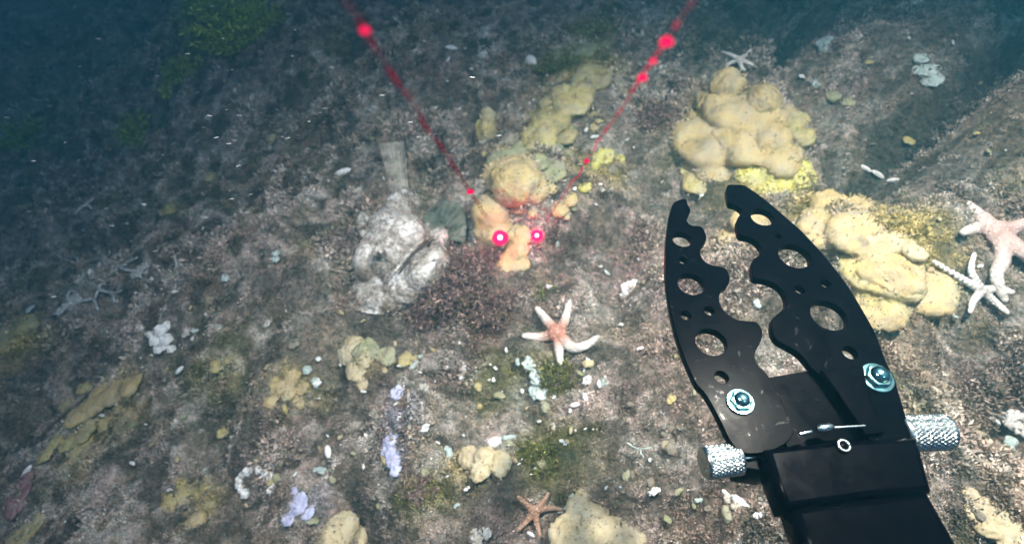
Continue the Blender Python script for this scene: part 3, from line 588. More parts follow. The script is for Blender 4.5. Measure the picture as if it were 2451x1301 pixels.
# ------------------------------------------------------------------ the fish
def fish():
    o0, m = P(950, 640); root = empty('scorpion_fish', o0)
    tag(root, 'pale mottled fish facing the viewer with a wide down turned mouth, resting on the rock', 'fish')
    mb = MB()
    def e(px, py, lift, ra, rb, rc, ang=45):
        p, mm = P(px, py, lift); mb.ball(p, camA(ra*mm, rb*mm, rc*mm, ang), 3)
    e(942, 592, .022, 92, 70, 52)            # skull
    e(980, 588, .034, 66, 30, 34)            # snout and upper lip mass
    e(1022, 640, .022, 66, 42, 44)           # lower jaw
    e(975, 680, .010, 62, 50, 44, 25)        # throat
    e(935, 712, .006, 66, 40, 34, 15); e(885, 700, .004, 46, 44, 26, 60); e(960, 730, .002, 46, 24, 24, 15)        # breast
    e(878, 625, .014, 32, 52, 38, 0); e(1050, 572, .012, 26, 30, 30, 0)   # cheeks
    e(905, 602, .046, 17, 15, 16); e(988, 533, .034, 19, 17, 18)          # brow over each eye
    e(945, 565, .040, 52, 9, 10, 40)         # ridge between the eyes
    e(925, 545, .018, 52, 44, 44); e(948, 515, .012, 40, 40, 38); e(958, 490, .008, 28, 34, 30); e(962, 468, .006, 18, 24, 20)
    e(868, 540, .016, 14, 34, 16, 10)
    me = fuse(mb.mesh('body', o0), .0016, 5); rough(me, .0018, 60, 2, .0011, 230); bd = link('body', me, 'fish', root)
    k = RS.randint(0, len(me.vertices), 1500); vv = np.array([me.vertices[int(i)].co[:] for i in k]); vn_ = np.array([me.vertices[int(i)].normal[:] for i in k])
    blades('skin_tassels', vv, vn_, RS.uniform(.0015, .0045, len(k)), RS.uniform(.0003, .0009, len(k)), .6, 'fish', 'stuff', root)
    low = [v.index for v in me.vertices if v.co[2]+o0[2]-gz(v.co[0]+o0[0], v.co[1]+o0[1]) < .022 and v.co[2]+o0[2]-gz(v.co[0]+o0[0], v.co[1]+o0[1]) > -.002]
    if low:
        k = RS.choice(low, 700); vv = np.array([me.vertices[int(i)].co[:] for i in k]); vn_ = np.array([me.vertices[int(i)].normal[:] for i in k])
        blades('clinging_weed', vv, vn_+np.array([0, 0, .4]), RS.uniform(.003, .007, len(k)), RS.uniform(.0006, .0014, len(k)), .7, 'turf', 'stuff', root, corg=o0)
    def tubepart(name, pts, rad, mat, n=8):
        t = MB(); P3 = [];
        for q in pts: g, mm = P(q[0], q[1], q[2]); P3.append(g)
        t.tube(P3, [r*m for r in rad], n); me = t.mesh(name, o0); smooth(me); return link(name, me, mat, root)
    arc = [(1040,570,.050),(1015,580,.062),(990,602,.069),(968,628,.066),(950,652,.056)]
    tubepart('lip', [(a-4, b-4, c-.001) for a, b, c in arc], [2, 5.5, 6.5, 5.5, 2], 'fish')
    tubepart('mouth', [(a+3, b+3, c) for a, b, c in arc], [1.6, 2.8, 3.2, 2.8, 1.6], 'mouthline')
    for (ex, ey, lf) in ((908, 604, .0585), (992, 537, .0475)):
        t = MB(); p, mm = P(ex, ey, lf); t.ball(p, camA(7.5*mm, 6.5*mm, 5*mm, 45), 3); me = t.mesh('eye', o0); smooth(me); ey_ = link('eye', me, 'iris', root)
        t = MB(); p, mm = P(ex-1, ey+2, lf+.0028); t.ball(p, camA(5.2*mm, 4.0*mm, 2.4*mm, 150), 2); me = t.mesh('pupil', o0); smooth(me); link('pupil', me, 'pupil', ey_)
    for a, b in (((885,530,.028), (858,500,.018)), ((872,560,.03), (850,548,.02)), ((868,640,.028), (845,648,.016)), ((930,520,.035), (918,500,.036)), ((1010,548,.03), (1030,532,.028))):
        tubepart('head_spine', [a, ((a[0]+b[0])/2, (a[1]+b[1])/2, (a[2]+b[2])/2+.002), b], [9, 6, 1.2], 'fish')
    def fin(name, piv, tips, mat, l0, l1, rays=12, th=.0009, wav=2.0):
        """fan fin between a base line and an outer edge, both in pixels, with raised rays"""
        (b0, b1) = piv; nu = rays*4; nv = 14; V = []
        for i in range(nu+1):
            u = i/nu; k = u*(len(tips)-1); j = min(int(k), len(tips)-2); f = k-j
            tx = tips[j][0]*(1-f)+tips[j+1][0]*f; ty = tips[j][1]*(1-f)+tips[j+1][1]*f
            bx = b0[0]*(1-u)+b1[0]*u; by = b0[1]*(1-u)+b1[1]*u
            sc_ = 1+.012*math.cos(u*rays*2*math.pi)
            g0, _ = P(bx, by, l0); g1, _ = P(bx+(tx-bx)*sc_, by+(ty-by)*sc_, l1)
            for v in range(nv+1):
                s = v/nv; q = g0*(1-s)+g1*s + (-CF)*(.0011*math.cos(u*rays*2*math.pi)*(.3+.7*s)+.003*math.sin(u*wav*3+s*3))
                V.append(q)
        fs = [(i*(nv+1)+v, (i+1)*(nv+1)+v, (i+1)*(nv+1)+v+1, i*(nv+1)+v+1) for i in range(nu) for v in range(nv)]
        n0 = len(V); V2 = V+[p+CF*th for p in V]
        fs2 = fs+[tuple(n0+i for i in reversed(q)) for q in fs]
        ring = [i*(nv+1) for i in range(nu+1)]+[nu*(nv+1)+v for v in range(1, nv+1)]+[i*(nv+1)+nv for i in range(nu-1, -1, -1)]+[v for v in range(nv-1, 0, -1)]
        fs2 += [(ring[k], ring[(k+1) % len(ring)], n0+ring[(k+1) % len(ring)], n0+ring[k]) for k in range(len(ring))]
        t = MB(); t.add(V2, fs2); me = t.mesh(name, o0); smooth(me); return link(name, me, mat, root)
    fin('tail_fin', ((946,482), (980,480)), [(906,346),(918,341),(940,340),(968,338),(972,372)], 'tailfin', .014, .030, 9)
    fin('pectoral_fin', ((1028,556), (1062,572)), [(1012,520),(1030,492),(1058,476),(1092,482),(1112,505),(1118,545),(1112,580)], 'greenfin', .02, .022, 11)
    fin('pectoral_fin', ((880,640), (970,715)), [(852,668),(836,694),(832,722),(850,742),(885,750),(925,752),(965,748),(995,735)], 'fish', .024, .004, 18)
fish()

print('T', 'shells', time.time()-T0)
LM = [(945,610,'the pale fish'),(935,400,'the fish tail'),(1240,440,'the upper ochre lobe'),(1197,568,'the left laser spot'),(1285,563,'the right laser spot'),(1335,798,'the pink centred starfish'),
      (1280,1222,'the thin brown starfish'),(1750,300,'the largest ochre cluster'),(2395,560,'the rose starfish'),(2120,680,'the broad yellow sponge sheet'),(855,865,'the mitten shaped sponge'),
      (680,930,'the lumpy ochre sponge'),(270,940,'the long ochre sponge'),(385,805,'the white barnacle cluster'),(612,1150,'the barnacle ring'),(940,1080,'the lavender patch'),(1130,1080,'the bent cream crust'),
      (1430,1250,'the large cream crust'),(1735,1085,'the small knurled knob'),(2245,1020,'the large knurled knob'),(1640,640,'the left jaw'),(1380,220,'the yellow sponge strip'),(1168,325,'the upright yellow sponge'),
      (205,488,'the tiny white starfish'),(560,95,'the bright green weed'),(1770,142,'the small white starfish'),(2215,165,'the whitish blue patch'),(40,830,'the sponge at the left edge'),(260,660,'the white branching growth'),
      (450,1190,'the angular yellow patch'),(715,1210,'the pale lavender crust'),(1075,130,'the flat topped shell'),(1800,1220,'the shell fragment by the arm'),(500,285,'the round white shell'),(690,440,'the thin upright sponge'),
      (1505,690,'the flat white shell patch'),(90,340,'the dim green frond'),(878,72,'the top left beam particle'),(2110,415,'the curved row of shells'),(410,500,'the small sponge of the dim slope')]
def near(x, y):
    d, i = min((math.hypot(x-a, y-b), k) for k, (a, b, _) in enumerate(LM)); a, b, nm = LM[i]; dx, dy = x-a, y-b
    v = 'above' if dy < 0 else 'below'; h = 'left of' if dx < 0 else 'right of'
    w_ = v if abs(dy) > 2.4*abs(dx) else h if abs(dx) > 2.4*abs(dy) else ('upper ' if dy < 0 else 'lower ')+h
    return ('just ' if d < 60 else '' if d < 120 else 'well ' if d < 190 else 'far ')+w_+' '+nm
# ------------------------------------------------------------------ shells, barnacles, pale specks
def shell(px, py, r, label, mat='white', ang=0, group=None, asp=.6, name='shell'):
    p, m = P(px, py, .004); R = r*m; mb = MB(); V = []; nu, nv = 28, 9; c, s = math.cos(ang), math.sin(ang)
    for j in range(nv+1):
        f = j/nv
        for i in range(nu):
            a = 2*math.pi*i/nu; rr = R*f*(1+.06*math.cos(a*9)); x = rr*math.cos(a); y = rr*math.sin(a)*asp
            z = R*.45*math.sqrt(max(0, 1-f*f))+.02*R*math.cos(f*22)
            V.append(np.array([x*c-y*s, x*s+y*c, z]))
    fs = [(j*nu+i, j*nu+(i+1) % nu, (j+1)*nu+(i+1) % nu, (j+1)*nu+i) for j in range(nv) for i in range(nu)]
    mb.add(V, fs); me = mb.mesh(name); smooth(me); o = link(name, me, mat); o.location = p
    o.rotation_euler = (random.uniform(.1, .6), random.uniform(-.4, .4), 0)
    return tag(o, label, 'shell', group)
def barnacle(px, py, r, label, group=None, mat='white'):
    p, m = P(px, py, .002); R = r*m; mb = MB(); nu = 24; prof = [(1, 0), (.85, .35), (.62, .7), (.5, .78), (.42, .72), (.36, .3), (.0, .2)]
    V = [np.array([R*a*math.cos(2*math.pi*i/nu)*(1+.1*math.cos(i*math.pi/2)), R*a*math.sin(2*math.pi*i/nu)*(1+.1*math.cos(i*math.pi/2)), R*z]) for a, z in prof for i in range(nu)]
    fs = [(j*nu+i, j*nu+(i+1) % nu, (j+1)*nu+(i+1) % nu, (j+1)*nu+i) for j in range(len(prof)-1) for i in range(nu)]
    mb.add(V, fs); me = mb.mesh('barnacle'); smooth(me); o = link('barnacle', me, mat); o.location = p; return tag(o, label, 'barnacle', group)
shell(1185, 1058, 22, 'white ribbed shell beside the right bend of the cream crust', ang=.4)
shell(785, 1080, 16, 'white shell chip right of the lumpy ochre sponge, lower down', ang=1.9, asp=.5)
shell(430, 885, 13, 'white shell flake on the slope above the long ochre sponge', ang=.6, asp=.4)
shell(1678, 460, 13, 'short white shell standing between the jaw tips and the lemon sponge', ang=1.4, asp=.6)
shell(1272, 145, 17, 'white shell with dark ribs at the top of the view between the beams', ang=2.2, asp=.7)
shell(1155, 132, 14, 'white curled shell left of the ribbed one between the beams', ang=.3)
shell(1080, 115, 15, 'white flat topped shell nearest the left beam at the top', ang=0, asp=.4)
shell(1072, 145, 12, 'narrow white shell below the flat topped one', ang=1.3, asp=.3)
shell(500, 285, 10, 'small round white shell high on the dim slope', ang=0, asp=.9)
shell(820, 412, 22, 'white and yellow shell left of the fish tail', ang=.2, asp=.35)
shell(1376, 968, 12, 'small white shell right of the teal crust', ang=.2, asp=.5)
shell(1775, 1205, 28, 'white shell fragment at the bottom left of the gripper arm', ang=2.3, asp=.4)
shell(1740, 1185, 18, 'narrow white flake beside the shell fragment left of the arm', ang=2.4, asp=.3)
shell(1815, 1232, 14, 'bright shell bit nearest the gripper arm', ang=.2, asp=.6)
shell(2100, 418, 18, 'white curved shell above the crevice shade at right', ang=-.4, asp=.25)
shell(2070, 403, 16, 'slim white shell end of the curved row at right', ang=-.7, asp=.25)
shell(2140, 432, 18, 'pale shell at the right end of the curved row', ang=0, asp=.25)
shell(2378, 1005, 20, 'thin pale shell at the right edge below the knob', ang=-.5, asp=.3)
shell(65, 1130, 20, 'white shell streak above the dark red crust', ang=.9, asp=.3)
shell(1085, 555, 9, 'tiny white shell on the green fin side of the fish', ang=.1, asp=.5)
shell(1272, 1278, 12, 'glossy white chip under the thin brown starfish', ang=-.5, asp=.4)
for (x, y, r) in [(385,790,16),(372,815,15),(398,812,17),(380,835,13),(402,778,12),(338,785,10),(410,835,11),(362,800,10),(392,828,12)]:
    barnacle(x, y, r, 'bright white barnacle in the cluster on the left slope', 'white barnacle cluster on the left slope')
for k in range(13):
    a = k/13*6.28*0.8-.6; barnacle(612+40*math.cos(a), 1155-32*math.sin(a), random.uniform(8, 13), 'pale barnacle in the broken ring at the bottom left', 'ring of pale barnacles')
for (x, y, r) in [(735,885,10),(755,912,9),(525,785,9),(660,620,8),(540,665,9),(1448,915,10),(1335,585,7)]:
    barnacle(x, y, r*1.2, 'single grey barnacle standing apart on the brown turf', 'scattered grey barnacles', 'teal')
# small round lumps half buried in the turf, copied from a few sources
lump = []
for k, mt in enumerate(['rock', 'greyyellow', 'teal', 'cream', 'yellow', 'greyyellow', 'rock', 'rock']):
    mb = MB(); mb.ball((0,0,0), np.diag([.006, .005, .004]), 3); mb.ball((.005,.002,-.001), np.diag([.004, .0045, .003]), 3)
    me = fuse(mb.mesh('sea_squirt'), .0008, 2); rough(me, .0016, 220, k); me.materials.append(M[mt]); lump.append(me)
words = ['grey brown', 'olive', 'pale grey', 'cream', 'yellowish', 'olive', 'grey brown', 'grey brown']
for k in range(190):
    x = random.uniform(10, 2440); y = random.uniform(10, 1295)
    if k < 80: x = random.gauss(1000, 330); y = random.gauss(1000, 170)
    if not (5 < x < 2445 and 5 < y < 1295): continue
    p, m = P(x, y, .004); j = random.randrange(8); o = bpy.data.objects.new('sea_squirt', lump[j]); COL.objects.link(o); o.location = p
    s_ = random.choice([.4, .5, .65, .8, 1.1]); o.scale = (s_, s_*random.uniform(.6, 1.3), s_*random.uniform(.6, 1.1)); o.rotation_euler = (random.uniform(-.4, .4), random.uniform(-.4, .4), random.uniform(0, 6.3))
    tag(o, 'small %s sea squirt %s' % (words[j], near(x, y)), 'sea squirt', 'small %s sea squirts in the turf' % words[j])
# small chips: one source mesh, copied
chip = []
for k in range(3):
    mb = MB(); mb.ball((0,0,0), np.diag([.0040, .0026, .0010])*(1+.2*k), 3); me = mb.mesh('shell_fragment'); rough(me, .0030, 330, k); me.materials.append(M['white']); chip.append(me)
for k in range(290):
    x = random.uniform(20, 2430); y = random.uniform(20, 1290)
    if k < 60: x = random.gauss(1180, 220); y = random.gauss(980, 150)
    elif k < 95: x = random.gauss(330, 120); y = random.gauss(680, 110)
    elif k < 115: x = random.gauss(1440, 60); y = random.gauss(410, 60)
    elif k < 200: x = random.gauss(1200, 500); y = random.gauss(190, 120)
    if not (5 < x < 2445 and 5 < y < 1295): continue
    p, m = P(x, y, .006); o = bpy.data.objects.new('shell_fragment', chip[k % 3]); COL.objects.link(o); o.location = p
    s = random.choice([.35, .45, .6, .8, 1.2])*(1.0 if k < 95 else .8); o.scale = (s, s*random.uniform(.6, 1.2), s); o.rotation_euler = (random.uniform(-.8, .8), random.uniform(-.8, .8), random.uniform(0, 6.3))
    tag(o, '%s white shell chip %s' % ('slim' if s < .5 else 'small' if s < .9 else 'bold', near(x, y)), 'shell fragment', 'tiny white shell chips in the turf')

# branching white growth on the left
def branch(px, py, segs, label, r=4.5, mat='white'):
    o0, m = P(px, py); mb = MB()
    for s in segs:
        g = [P(q[0], q[1], .016)[0] for q in s]; k = len(g)
        dense = [g[i]*(1-f)+g[i+1]*f + np.array([random.gauss(0, .0008) for _ in range(3)]) for i in range(k-1) for f in (0, .25, .5, .75)]+[g[-1]]
        mb.tube(dense, [r*m*(1-.55*i/len(dense))*random.uniform(.7, 1.2) for i in range(len(dense))], 7)
    me = mb.mesh('branching_bryozoan', o0); smooth(me); o = link('branching_bryozoan', me, mat); o.location = o0
    return tag(o, label, 'bryozoan')
branch(250, 660, [[(235,690),(255,660),(285,640),(305,628)], [(255,660),(240,645),(225,640)], [(285,640),(325,650),(345,665)], [(285,640),(262,618),(262,600)], [(225,640),(190,630),(150,620)], [(240,690),(225,715),(170,725),(150,745)], [(225,715),(235,740)], [(262,618),(285,608)], [(325,650),(350,640)], [(150,620),(135,608)], [(170,725),(160,708),(170,695)], [(190,630),(180,612)], [(305,628),(330,615)], [(235,690),(268,702),(290,695)], [(268,702),(275,722)], [(150,745),(128,752)], [(345,665),(352,690)]],
       'white branching growth spreading over the dim left slope', 4.2, 'pale')
branch(420, 650, [[(420,610),(424,645),(420,690)], [(424,645),(435,630)]], 'short pale twig right of the branching growth', 4, 'pale')
branch(1520, 1070, [[(1500,1060),(1530,1075),(1560,1070)], [(1530,1075),(1540,1095)]], 'short grey twig left of the small knurled knob', 2.5, 'teal')

print('T', 'laser', time.time()-T0)
for lb, ls in [('pale crust below the white branching growth', [(185,725,22),(155,745,16),(215,735,14)]), ('pale crust right of the white branching growth', [(335,655,18),(355,638,13)]),
               ('pale crust patch just right of the white barnacle cluster', [(450,800,12),(465,812,9)]), ('pale crust patch left of the dark crack beside the fish', [(655,790,10),(645,775,12)]),
               ('pale crust at the top right of the flat topped shell', [(1155,90,14),(1165,75,10)]), ('pale crust smear left of the thin brown starfish', [(1140,1290,18),(1165,1280,14)]),
               ('pale crust smear above the bent cream crust', [(1015,935,14),(1030,925,11)]), ('pale crust right of the gripper base at the right edge', [(2420,1010,26),(2440,1030,22)]),
               ('pale crust dust on the yellow green sponge', [(1450,390,9),(1462,398,7)]), ('pale crust patch below the small knurled knob', [(1745,1200,16),(1760,1215,12)])]:
    crust('pale_crust', ls, 'pale', lb, 'crust', .3, .005, 'pale crust patches', .005)
# ------------------------------------------------------------------ laser beams and spots
D = dray(1239, 632)
for side, (dx, dy, mat, r0, r1, lab) in enumerate([(1197, 568, 'beamdim', .0005, .0030, 'left'), (1285, 563, 'beam', .0003, .0014, 'right')]):
    hitp, m = P(dx, dy, (.052, .024)[side]); L = .72; mb = MB(); n = 60
    pts = [hitp-D*(L*i/n)+np.array([random.gauss(0, .0003) for _ in range(3)]) for i in range(n+1)]
    # keep the far half-metre: from the rock up to beside the camera
    s = [p for p in pts if (p-CAM)@CF > .055]; k = len(s)
    o0 = s[0]
    mb.tube(s, [r1+(r0-r1)*i/(k-1) for i in range(k)], 10); me = mb.mesh('laser_beam', o0); smooth(me); o = link('laser_beam', me, mat); o.location = o0
    tag(o, 'faint dark red laser beam slanting down from the upper left' if side == 0 else 'brighter red laser beam slanting down from the top right of centre', 'laser beam', 'parallel laser beams')
    mb = MB(); mb.ball((0,0,0), camA(.0036, .0036, .0034, 0), 3); me = mb.mesh('laser_spot'); smooth(me); o = link('laser_spot', me, 'laserhot'); o.location = hitp
    o.scale = (1, 1, 1) if side == 0 else (.75, .75, .75)
    tag(o, 'larger glowing pink laser spot on the ochre sponge' if side == 0 else 'smaller glowing pink laser spot on the right', 'laser spot', 'pair of laser spots')
    mb = MB(); mb.ball((0,0,0), np.eye(3)*(.0165 if side == 0 else .0135), 3); me = mb.mesh('glow'); smooth(me); g = link('glow', me, 'glow', o); g.scale = (1, 1, 1) if side == 0 else (1/.75,)*3
    mb = MB(); mb.ball((0,0,0), camA(.0112, .0104, .0012, 0), 3); me = mb.mesh('halo'); rough(me, .0012, 160, side+2); hl = link('halo', me, 'halo', o); hl.location = CF*.0022
    l = bpy.data.lights.new('laser', 'POINT'); l.energy = .07; l.color = (1, .02, .12); l.shadow_soft_size = .006
    lo = bpy.data.objects.new('laser', l); COL.objects.link(lo); lo.location = hitp-D*.012
for (x, y, r, beam, lab) in [(878,72,11,0,'red lit particle near the top of the left beam'), (1620,72,15,1,'largest red lit particle at the top of the right beam'), (1548,186,11,1,'red lit particle in the middle of the right beam'),
                       (1566,146,8,1,'dim red particle just above the middle one of the right beam'), (1404,385,6,1,'small red particle low on the right beam'),(1133,458,8,0,'red glint at the foot of the left beam')]:
    hp, m = P((1197, 1285)[beam], (568, 563)[beam], (.052, .024)[beam])
    # the point of the beam seen at this height of the picture
    best = min(((abs(((lambda q: H0/2-F*((q-CAM)@CU)/((q-CAM)@CF))(hp-D*t))-y), t) for t in np.linspace(0, .70, 3000)))
    q = hp-D*best[1]; dep = (q-CAM)@CF; R = r*dep/F; mb = MB(); mb.ball((0,0,0), camA(R, R*.8, R, 20), 2); mb.ball((R*.7,0,-R*.2), camA(R*.6, R*.5, R*.5, 0), 2)
    me = mb.mesh('drifting_particle'); smooth(me); o = link('drifting_particle', me, 'laserred'); o.location = q; tag(o, lab, 'particle', 'particles lit red in the beams')

# ------------------------------------------------------------------ drifting flakes
fl = []
for k in range(2):
    mb = MB(); mb.ball((0,0,0), camA(.0028, .00030+.0001*k, .0004, 4), 2); me = mb.mesh('marine_snow_flake'); rough(me, .0002, 900, k); me.materials.append(M['snow']); fl.append(me)
for k in range(190):
    x = random.gauss(380, 380); y = random.gauss(260, 230)
    if not (5 < x < 1400 and 5 < y < 900): continue
    g, m = P(x, y); dep = (g-CAM)@CF; d = random.uniform(.35, .8)*min(dep, 1.5)
    o = bpy.data.objects.new('marine_snow_flake', fl[k % 2]); COL.objects.link(o); o.location = CAM+dray(x, y)*d
    s = random.choice([.35, .5, .8, 1.1, 1.9])*d; o.scale = (s, s, s); o.rotation_euler = (0, random.uniform(-.25, .25), random.uniform(-.1, .1))
    tag(o, 'pale %s flake drifting %s' % ('fine' if s < .8*d+.001 else 'short' if s < 1.3*d else 'long', near(x, y)), 'drifting flake', 'pale flakes drifting in the water')

print('T', 'gripper', time.time()-T0)
# ------------------------------------------------------------------ the gripper
TH = math.radians(38)
def plane_pt(px, py, off=0.0):
    """point on the gripper's flat face seen at that place, moved by off along the face normal (towards the viewer)"""
    nC = np.array([0, math.sin(TH), math.cos(TH)])           # camera frame: right, up, back
    nW = CR*nC[0]+CU*nC[1]-CF*nC[2]
    p0 = CAM+dray(1870, 900)*.30
    d = dray(px, py); t = ((p0-CAM)@nW)/(d@nW); return CAM+d*t+nW*off, t/F, nW
G0, _, GN = plane_pt(1990, 1060)
GX = CR.copy(); GY = np.cross(GN, GX)
groot = empty('gripper', G0); tag(groot, 'black two jawed metal gripper arm of an underwater vehicle reaching in from the bottom right', 'gripper')
def loc2(px, py):
    p, m, _ = plane_pt(px, py); d = p-G0; return np.array([d@GX, d@GY]), m
def z2(l): return [(1550+a/2.602, 420+b/2.602) for a, b in l]
R4 = Matrix(((GX[0], GY[0], GN[0], 0), (GX[1], GY[1], GN[1], 0), (GX[2], GY[2], GN[2], 0), (0, 0, 0, 1)))
def spl(pts, closed=True, n=3):
    out = []; N_ = len(pts)
    for i in range(N_):
        p0, p1, p2, p3 = [np.array(pts[(i+k) % N_]) for k in (-1, 0, 1, 2)]
        for s in np.linspace(0, 1, n, endpoint=False):
            out.append(.5*((2*p1)+(-p0+p2)*s+(2*p0-5*p1+4*p2-p3)*s*s+(-p0+3*p1-3*p2+p3)*s**3))
    return out
def plate(name, outline, holes, th, off, mat='anodised', bev=.00035, smoothing=True, parent=groot):
    cu = bpy.data.curves.new('t', 'CURVE'); cu.dimensions = '2D'; cu.fill_mode = 'BOTH'; cu.extrude = th/2-bev; cu.bevel_depth = bev; cu.bevel_resolution = 1; cu.offset = -bev
    L = [loc2(*q)[0] for q in outline]
    if smoothing: L = spl(L)
    def addsp(L):
        s = cu.splines.new('POLY'); s.points.add(len(L)-1)
        for p, q in zip(s.points, L): p.co = (q[0], q[1], 0, 1)
        s.use_cyclic_u = True
    addsp(L)
    for hx, hy, hr in holes:
        c, m = loc2(hx, hy); r = hr*m; addsp([(c[0]+r*math.cos(2*math.pi*k/28), c[1]+r*math.sin(2*math.pi*k/28)) for k in range(28)])
    o = bpy.data.objects.new('t', cu); COL.objects.link(o); dg = bpy.context.evaluated_depsgraph_get()
    me = bpy.data.meshes.new_from_object(o.evaluated_get(dg)); bpy.data.objects.remove(o)
    me.transform(R4 @ Matrix.Translation((0, 0, off-th/2))); return link(name, me, mat, parent)
JL = z2([(215,145),(243,150),(250,180),(266,208),(262,236),(243,258),(250,288),(275,310),(325,314),(350,335),(366,375),(362,408),(340,435),(328,465),(336,505),(362,537),(402,556),(445,563),(485,577),(505,607),(511,650),(498,684),(468,703),(448,740),(450,790),(474,836),(520,876),(572,898),(625,904),(672,908),(702,936),(716,975),(710,1018),(690,1060),(671,1100),(669,1142),(692,1182),(742,1232)])
JL += [(1858,930),(1880,980),(1900,1035),(1860,1072),(1790,1085),(1752,1060),(1724,1005),(1691,945)]
JL += z2([(305,1296),(262,1208),(225,1120),(190,1020),(163,925),(140,820),(124,720),(113,610),(113,480),(120,370),(130,280),(143,215),(165,168)])
plate('jaw', JL, [(1702,818,37),(1654.5,679,32),(1633,572,23),(1634.5,622,10.5),(1642,754,12.5),(1697,743,12.5),(1727,902,16)], .0056, 0)
JR = z2([(497,62),(545,56),(600,60),(645,86),(720,140),(800,205),(880,275),(960,345),(1040,430),(1120,520),(1200,620),(1270,720),(1330,820),(1385,915),(1431,1010)])
JR += [(2124,872),(2142,905),(2150,935),(2165,985),(2180,1040),(2150,1062),(2080,1050),(2045,1000),(2000,930),(1960,895),(1944,880)]
JR += z2([(1000,1165),(958,1115),(908,1078),(850,1048),(797,1010),(774,955),(774,902),(800,874),(840,850),(862,808),(860,752),(832,700),(782,664),(722,645),(668,636),(655,610),(648,560),(658,522),(690,500),(710,470),(706,440),(672,400),(620,378),(576,366),(560,320),(556,282),(570,250),(596,232),(580,200),(548,180),(510,166),(498,120)])
plate('jaw', JR, [(1825,519,27),(1902,612,37),(1984,754,42),(1863,564,8),(1914,692,12),(1977,678,12),(2035,843,17.5)], .0056, 0)
# inner doubling plate along the right jaw, catches the light at its edge
plate('jaw_rib', [(1842,600),(1868,590),(1880,640),(1898,690),(1912,735),(1935,745),(1958,770),(1930,800),(1880,790),(1850,760),(1888,720),(1886,690),(1866,660),(1840,640)], [], .0022, -.0057)
# central bracket and clamp
plate('bracket', [(1832,896),(1938,878),(2060,875),(2110,1000),(2120,1060),(2060,1075),(1905,1085),(1870,1030)], [], .0100, -.0040, bev=.0006, smoothing=False)
plate('bracket_cheek', [(1960,890),(2060,882),(2075,960),(2110,1040),(2065,1046),(2010,960)], [], .003, .0031, bev=.0005, smoothing=False)
plate('clamp_collar', [(1772,1062),(1900,1040),(2030,1032),(2176,1020),(2190,1050),(2160,1078),(2010,1100),(1850,1122),(1785,1112)], [], .020, -.0056, bev=.0012, smoothing=False)
def cyl(name, a, b, r, mat, parent=groot, n=48, prof=None):
    t = MB(); a = np.asarray(a); b = np.asarray(b)
    if prof is None: prof = [(0, .96), (.02, 1), (.98, 1), (1, .96)]
    pts = [a+(b-a)*f for f, _ in prof]; t.tube(pts, [r*k for _, k in prof], n); me = t.mesh(name, G0)
    smooth(me); o = link(name, me, mat, parent); md = o.modifiers.new('e', 'EDGE_SPLIT'); md.split_angle = math.radians(40); return o
plate('arm_sleeve', [(1826,1078),(1990,1060),(2188,1048),(2206,1115),(2224,1180),(2050,1196),(1876,1222),(1850,1160)], [], .018, .0035, 'plastic', .003, False)
plate('arm_tube', [(1890,1212),(2050,1190),(2218,1172),(2292,1301),(2400,1490),(2200,1520),(2000,1500),(1922,1301)], [], .018, .0012, 'plastic', .004, False)
# bolts: washer, hex flange, domed nut
for bx, by, br, off in ((1771, 962, 33, .0000), (2097, 905, 39, .0000)):
    c, m, _ = plane_pt(bx, by, off); R = br*m; nu = 40; t = MB()
    prof = [(1, 0), (1, .14), (.96, .20), (.80, .22), (.78, .26)]
    u = GX; v = GY
    def ringpts(rr, z, hexa=False):
        out = []
        for i in range(nu):
            a = 2*math.pi*i/nu; k = 1.0
            if hexa: aa = (a % (math.pi/3))-math.pi/6; k = .9/math.cos(aa)
            out.append(c+(u*math.cos(a)+v*math.sin(a))*rr*k*R+GN*z*R)
        return out
    V = []; rows = [(1,0,0),(1,.12,0),(.95,.17,0),(.80,.18,0),(.76,.19,1),(.76,.42,1),(.70,.47,1),(.56,.48,0),(.53,.52,0),(.50,.66,0),(.40,.78,0),(.22,.86,0),(.001,.88,0)]
    for rr, z, h in rows: V += ringpts(rr, z, bool(h))
    fs = [(j*nu+i, j*nu+(i+1) % nu, (j+1)*nu+(i+1) % nu, (j+1)*nu+i) for j in range(len(rows)-1) for i in range(nu)]
    t.add(V, fs); me = t.mesh('bolt', G0); smooth(me); o = link('bolt', me, 'steelblue', groot); md = o.modifiers.new('e', 'EDGE_SPLIT'); md.split_angle = math.radians(35)
# knurled knobs
def knob(ca, cb, rpx, label=None):
    a, m, _ = plane_pt(*ca, -.008); b, m2, _ = plane_pt(*cb, -.008); R = rpx*m; d = b-a; L = np.linalg.norm(d); d /= L
    s = np.cross(d, GN); s /= np.linalg.norm(s); q = np.cross(s, d); nu, nv = 180, 60; V = []
    for j in range(nv+1):
        f = j/nv; edge = min(1, min(f, 1-f)/.08); rb = R*(.90+.10*math.sqrt(1-(1-edge)**2))
        for i in range(nu):
            th = 2*math.pi*i/nu; z = f*L/R
            k1 = abs(((th*26/6.283+z*2.6) % 1)-.5)*2; k2 = abs(((th*26/6.283-z*2.6) % 1)-.5)*2
            r = rb*(1-.04*max(1-k1*2.2, 0)*(edge > .9)-.04*max(1-k2*2.2, 0)*(edge > .9)) if True else rb
            V.append(a+d*L*f+(s*math.cos(th)+q*math.sin(th))*r)
    fs = [(j*nu+i, j*nu+(i+1) % nu, (j+1)*nu+(i+1) % nu, (j+1)*nu+i) for j in range(nv) for i in range(nu)]
    fs += [tuple(range(nu-1, -1, -1)), tuple(nv*nu+i for i in range(nu))]
    t = MB(); t.add(V, fs); me = t.mesh('knurled_knob', G0); kk = link('knurled_knob', me, 'steel', groot)
    cyl('knob_shaft', b-d*.003 if False else a-d*.012, a+d*.002, R*.35, 'steel', kk)
knob((1782,1082), (1694,1094), 40)
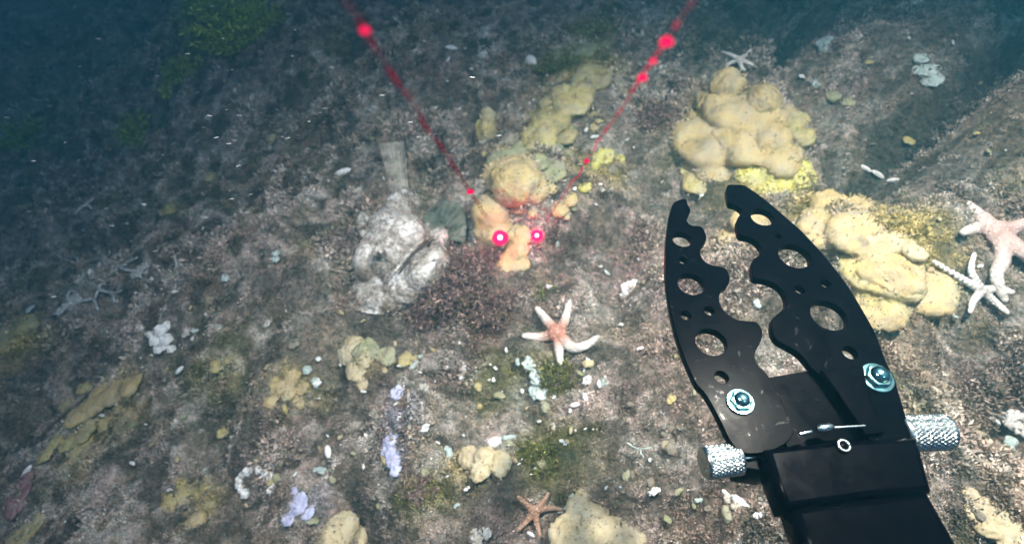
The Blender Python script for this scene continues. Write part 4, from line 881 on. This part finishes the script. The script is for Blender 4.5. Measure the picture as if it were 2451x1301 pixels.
knob((2172,1022), (2290,1018), 44)
# cross pin, its head and a ring screw
p0, m, _ = plane_pt(1958, 1034, .0052); p1, _, _ = plane_pt(2058, 1028, .0052); cyl('cross_pin', p0, p1, 3.2*m, 'steel', n=16)
p0, m, _ = plane_pt(1944, 1036, .0052); p1, _, _ = plane_pt(1984, 1030, .0052); cyl('pin_head', p0, p1, 10*m, 'steel', n=20, prof=[(0, .6), (.2, 1), (.8, 1), (1, .5)])
p0, m, _ = plane_pt(1903, 1048, .0052); p1, _, _ = plane_pt(1932, 1042, .0052); cyl('pin_end', p0, p1, 5*m, 'steel', n=16)
c, m, _ = plane_pt(2009, 1074, .0048); t = MB()
ringp = [c+(GX*math.cos(a)+GY*math.sin(a))*13*m for a in np.linspace(0, 2*math.pi, 25)]
t.tube(ringp, [3.4*m]*25, 8); me = t.mesh('ring_screw', G0); smooth(me); rs_ = link('ring_screw', me, 'steel', groot)
cyl('screw_recess', c-GN*.003, c+GN*.0002, 10*m, 'anodised', rs_, n=20)

# parents sit at the base point: shift the parts into their frame
for o in list(groot.children): pass

print('T', 'water', time.time()-T0)
# ------------------------------------------------------------------ the water
HZ_D = 0.46
mb = bmesh.new(); bmesh.ops.create_cube(mb, size=1)
for v in mb.verts:
    v.co = Vector((-15 if v.co.x < 0 else 9, -3 if v.co.y < 0 else 17, -7 if v.co.z < 0 else 1.6))
me = bpy.data.meshes.new('haze'); mb.to_mesh(me); mb.free(); hz = link('haze', me); hz['kind'] = 'stuff'
m = bpy.data.materials.new('water_haze'); m.use_nodes = True; nt = m.node_tree; nt.nodes.clear()
out = nt.nodes.new('ShaderNodeOutputMaterial'); pv = nt.nodes.new('ShaderNodeVolumePrincipled')
pv.inputs['Color'].default_value = (.09, .42, .62, 1); pv.inputs['Density'].default_value = HZ_D; pv.inputs['Anisotropy'].default_value = .75
pv.inputs['Absorption Color'].default_value = (.12, .26, .62, 1)
nt.links.new(pv.outputs[0], out.inputs['Volume']); me.materials.append(m)
